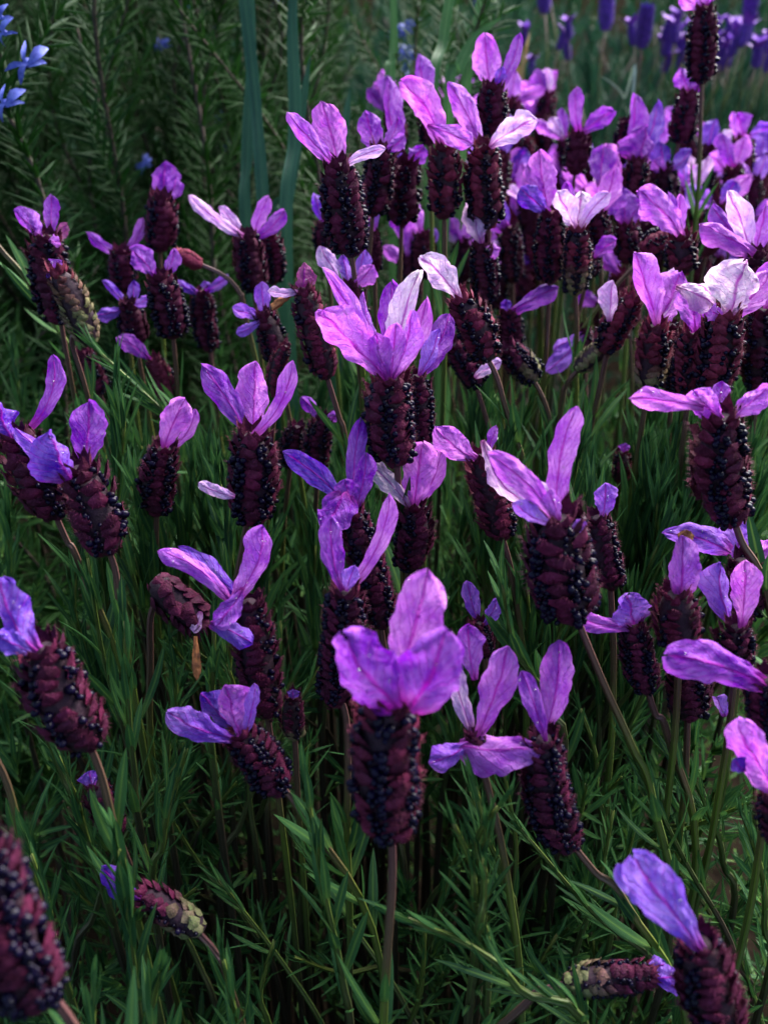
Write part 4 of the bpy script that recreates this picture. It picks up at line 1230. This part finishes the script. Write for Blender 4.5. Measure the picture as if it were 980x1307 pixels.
for i, (x, y, s, zs) in enumerate([(.22, 1.05, .85, .92), (.62, 1.0, .9, .95), (.95, 1.25, 1, 1), (.42, 1.45, 1, 1.0), (.05, 1.5, 1.0, .98), (.78, 1.75, 1.1, 1.05), (1.2, 1.9, 1.2, 1.1),
                                (.3, 2.05, 1.2, 1.08), (-.25, 1.75, 1.2, 1.1), (-.8, 1.6, 1.3, 1.25), (-.5, 2.4, 1.3, 1.2), (.75, 2.5, 1.3, 1.12), (1.6, 2.6, 1.4, 1.2), (1.25, 3.1, 1.4, 1.2), (.2, 2.8, 1.4, 1.15)]):
    bush('lavender_bush', 'grey-green lavender bush farther back in the bed', BM[i % 2], (x, y, 0), s, zs, rq.uniform(0, 6), 'bushes farther back')
# unseen continuation of the bed, added around the camera to shade the low interior
for i, (x, y, s, zs) in enumerate([(-.44, .02, .8, .98), (.46, .04, .8, 1.0), (-.05, -.42, .9, 1.02), (-.62, -.4, 1, 1.05), (.55, -.42, 1, 1.05)]):
    bush('lavender_bush', 'unseen grey-green lavender bush added to shade the flowering one', BM[i % 2], (x, y, 0), s, zs, rq.uniform(0, 6), 'added shading bushes')
for i, (x, y) in enumerate([(-2.2, 3.6), (-1.2, 3.9), (-.2, 3.8), (.8, 4.0), (1.8, 3.9), (2.9, 3.7), (-1.1, -1.5), (0, -1.6), (1.1, -1.5), (-2.0, -.6), (2.1, -.6)]):  # shrubs around the camera are added, unseen, to block sky light
    bush('hedge_shrub', 'dark rounded hedge shrub behind the bed, or added unseen around the camera', BH, (x, y, 0), 1.1, 1.0, rq.uniform(0, 6), 'hedge shrubs')

# far flower heads on those bushes
def far_variant(k, plain_spike):
    r = random.Random(60 + k)
    V, Fc = [], []
    L, R = (.042, .0085) if plain_spike else (.028, .0068)
    rows = 9
    for i in range(rows):
        for c in range(7):
            th = c * 2 * pi / 7 + (i % 2) * .45
            t = (i + .2) / rows
            out = Vector((cos(th), sin(th), 0))
            rad = R * spike_radius(t) * .75
            m = Matrix.Translation(out * rad + Vector((0, 0, L * t))) @ frame(Vector((out.x * .35, out.y * .35, 1)), out) @ Matrix.Diagonal((R * .9, L / rows * 1.8, R * .9, 1))
            off = len(V); V += [m @ Vector(v) for v in SC_V]; Fc += [tuple(off + q for q in f) for f in SC_F]
    sp = make_mesh('spike', V, Fc, M_FARS)
    pets = []
    for c in range(0 if plain_spike else 4):
        th = c * pi / 2 + r.uniform(-.4, .4); out = Vector((cos(th), sin(th), 0)); side = Vector((-sin(th), cos(th), 0))
        V = []
        for j in range(6):
            t = j / 5
            w = .0075 * [.3, .7, 1, .95, .6, .1][j]
            c0 = Vector((0, 0, L * .95)) + out * (.002 + .016 * t * (.4 + .6 * t)) + Vector((0, 0, .017 * t))
            for u in (-1, 0, 1): V.append(c0 + side * (u * w) - out * (abs(u) * w * .3))
        pets.append(make_mesh('petal', V, grid_faces(3, 6), M_FARP))
    V, Fc, UV = tube([Vector((0, 0, .002)), Vector((.004, 0, -.05)), Vector((.002, .006, -.12))], .0013, 5)
    return sp, pets, make_mesh('stem', V, Fc, M_STEM, UV)
FV = [far_variant(k, False) for k in range(3)]; FT = far_variant(9, True)
def far_head(name, label, group, p, var, s, r):
    e = bpy.data.objects.new(name, None); C.objects.link(e); e.location = p; e.rotation_euler = (r.uniform(-.25, .25), r.uniform(-.25, .25), r.uniform(0, 6)); e.scale = (s, s, s)
    tag(e, label, 'flower', group)
    link('spike', var[0], e); link('stem', var[2], e)
    for m in var[1]: link('petal', m, e)
rf = random.Random(17)
for k in range(60):
    px = rf.uniform(845, 1000) if k < 52 else rf.uniform(660, 860); py = rf.uniform(45, 95) if k < 52 else rf.uniform(50, 110)
    far_head('lavender_flower', 'hazy purple lavender head on the bushes farther back', 'hazy lavender heads farther back', P(px, py, rf.uniform(.85, 1.1)), FV[k % 3], rf.uniform(.5, .68), rf)
for (px, py, d) in [(772, 40, .92), (818, 62, .86), (695, 18, .95), (955, 28, .9), (700, -5, 1.0), (610, 12, 1.0)]:
    far_head('lavender_flower', 'tall blue-violet petalless spike, hazy, above the farther bushes', 'tall hazy blue-violet spikes', P(px, py, d), FT, .85, rf)

# dry grass stalk and one bent pale blade
e = bpy.data.objects.new('dry_grass_stalk', None); C.objects.link(e); b0 = P(662, 150, .62); e.location = (b0.x, b0.y, 0)
tag(e, 'orange-brown dry grass stalk beside the topmost head', 'grass')
strap(e, [Vector((b0.x, b0.y, 0)), b0, P(668, 80, .62), P(676, 40, .62)], .003, .2, M_STRAW, 'stalk')
for (x0, y0, x1, y1) in [(665, 95, 650, 74), (664, 110, 648, 108), (666, 120, 652, 128)]:
    strap(e, [P(x0, y0, .62), P((x0 + x1) / 2, (y0 + y1) / 2 - 3, .618), P(x1, y1, .615)], .004, .2, M_STRAW, 'leaf')
e = bpy.data.objects.new('grass_blade', None); C.objects.link(e); b0 = P(802, 165, .6); e.location = (b0.x, b0.y, 0)
tag(e, 'thin pale grass blade bent over against the grey-green bush', 'grass')
strap(e, [Vector((b0.x, b0.y, 0)), b0, P(796, 125, .6), P(782, 107, .59), P(766, 97, .58)], .0018, .2, M_PALEB, 'blade')
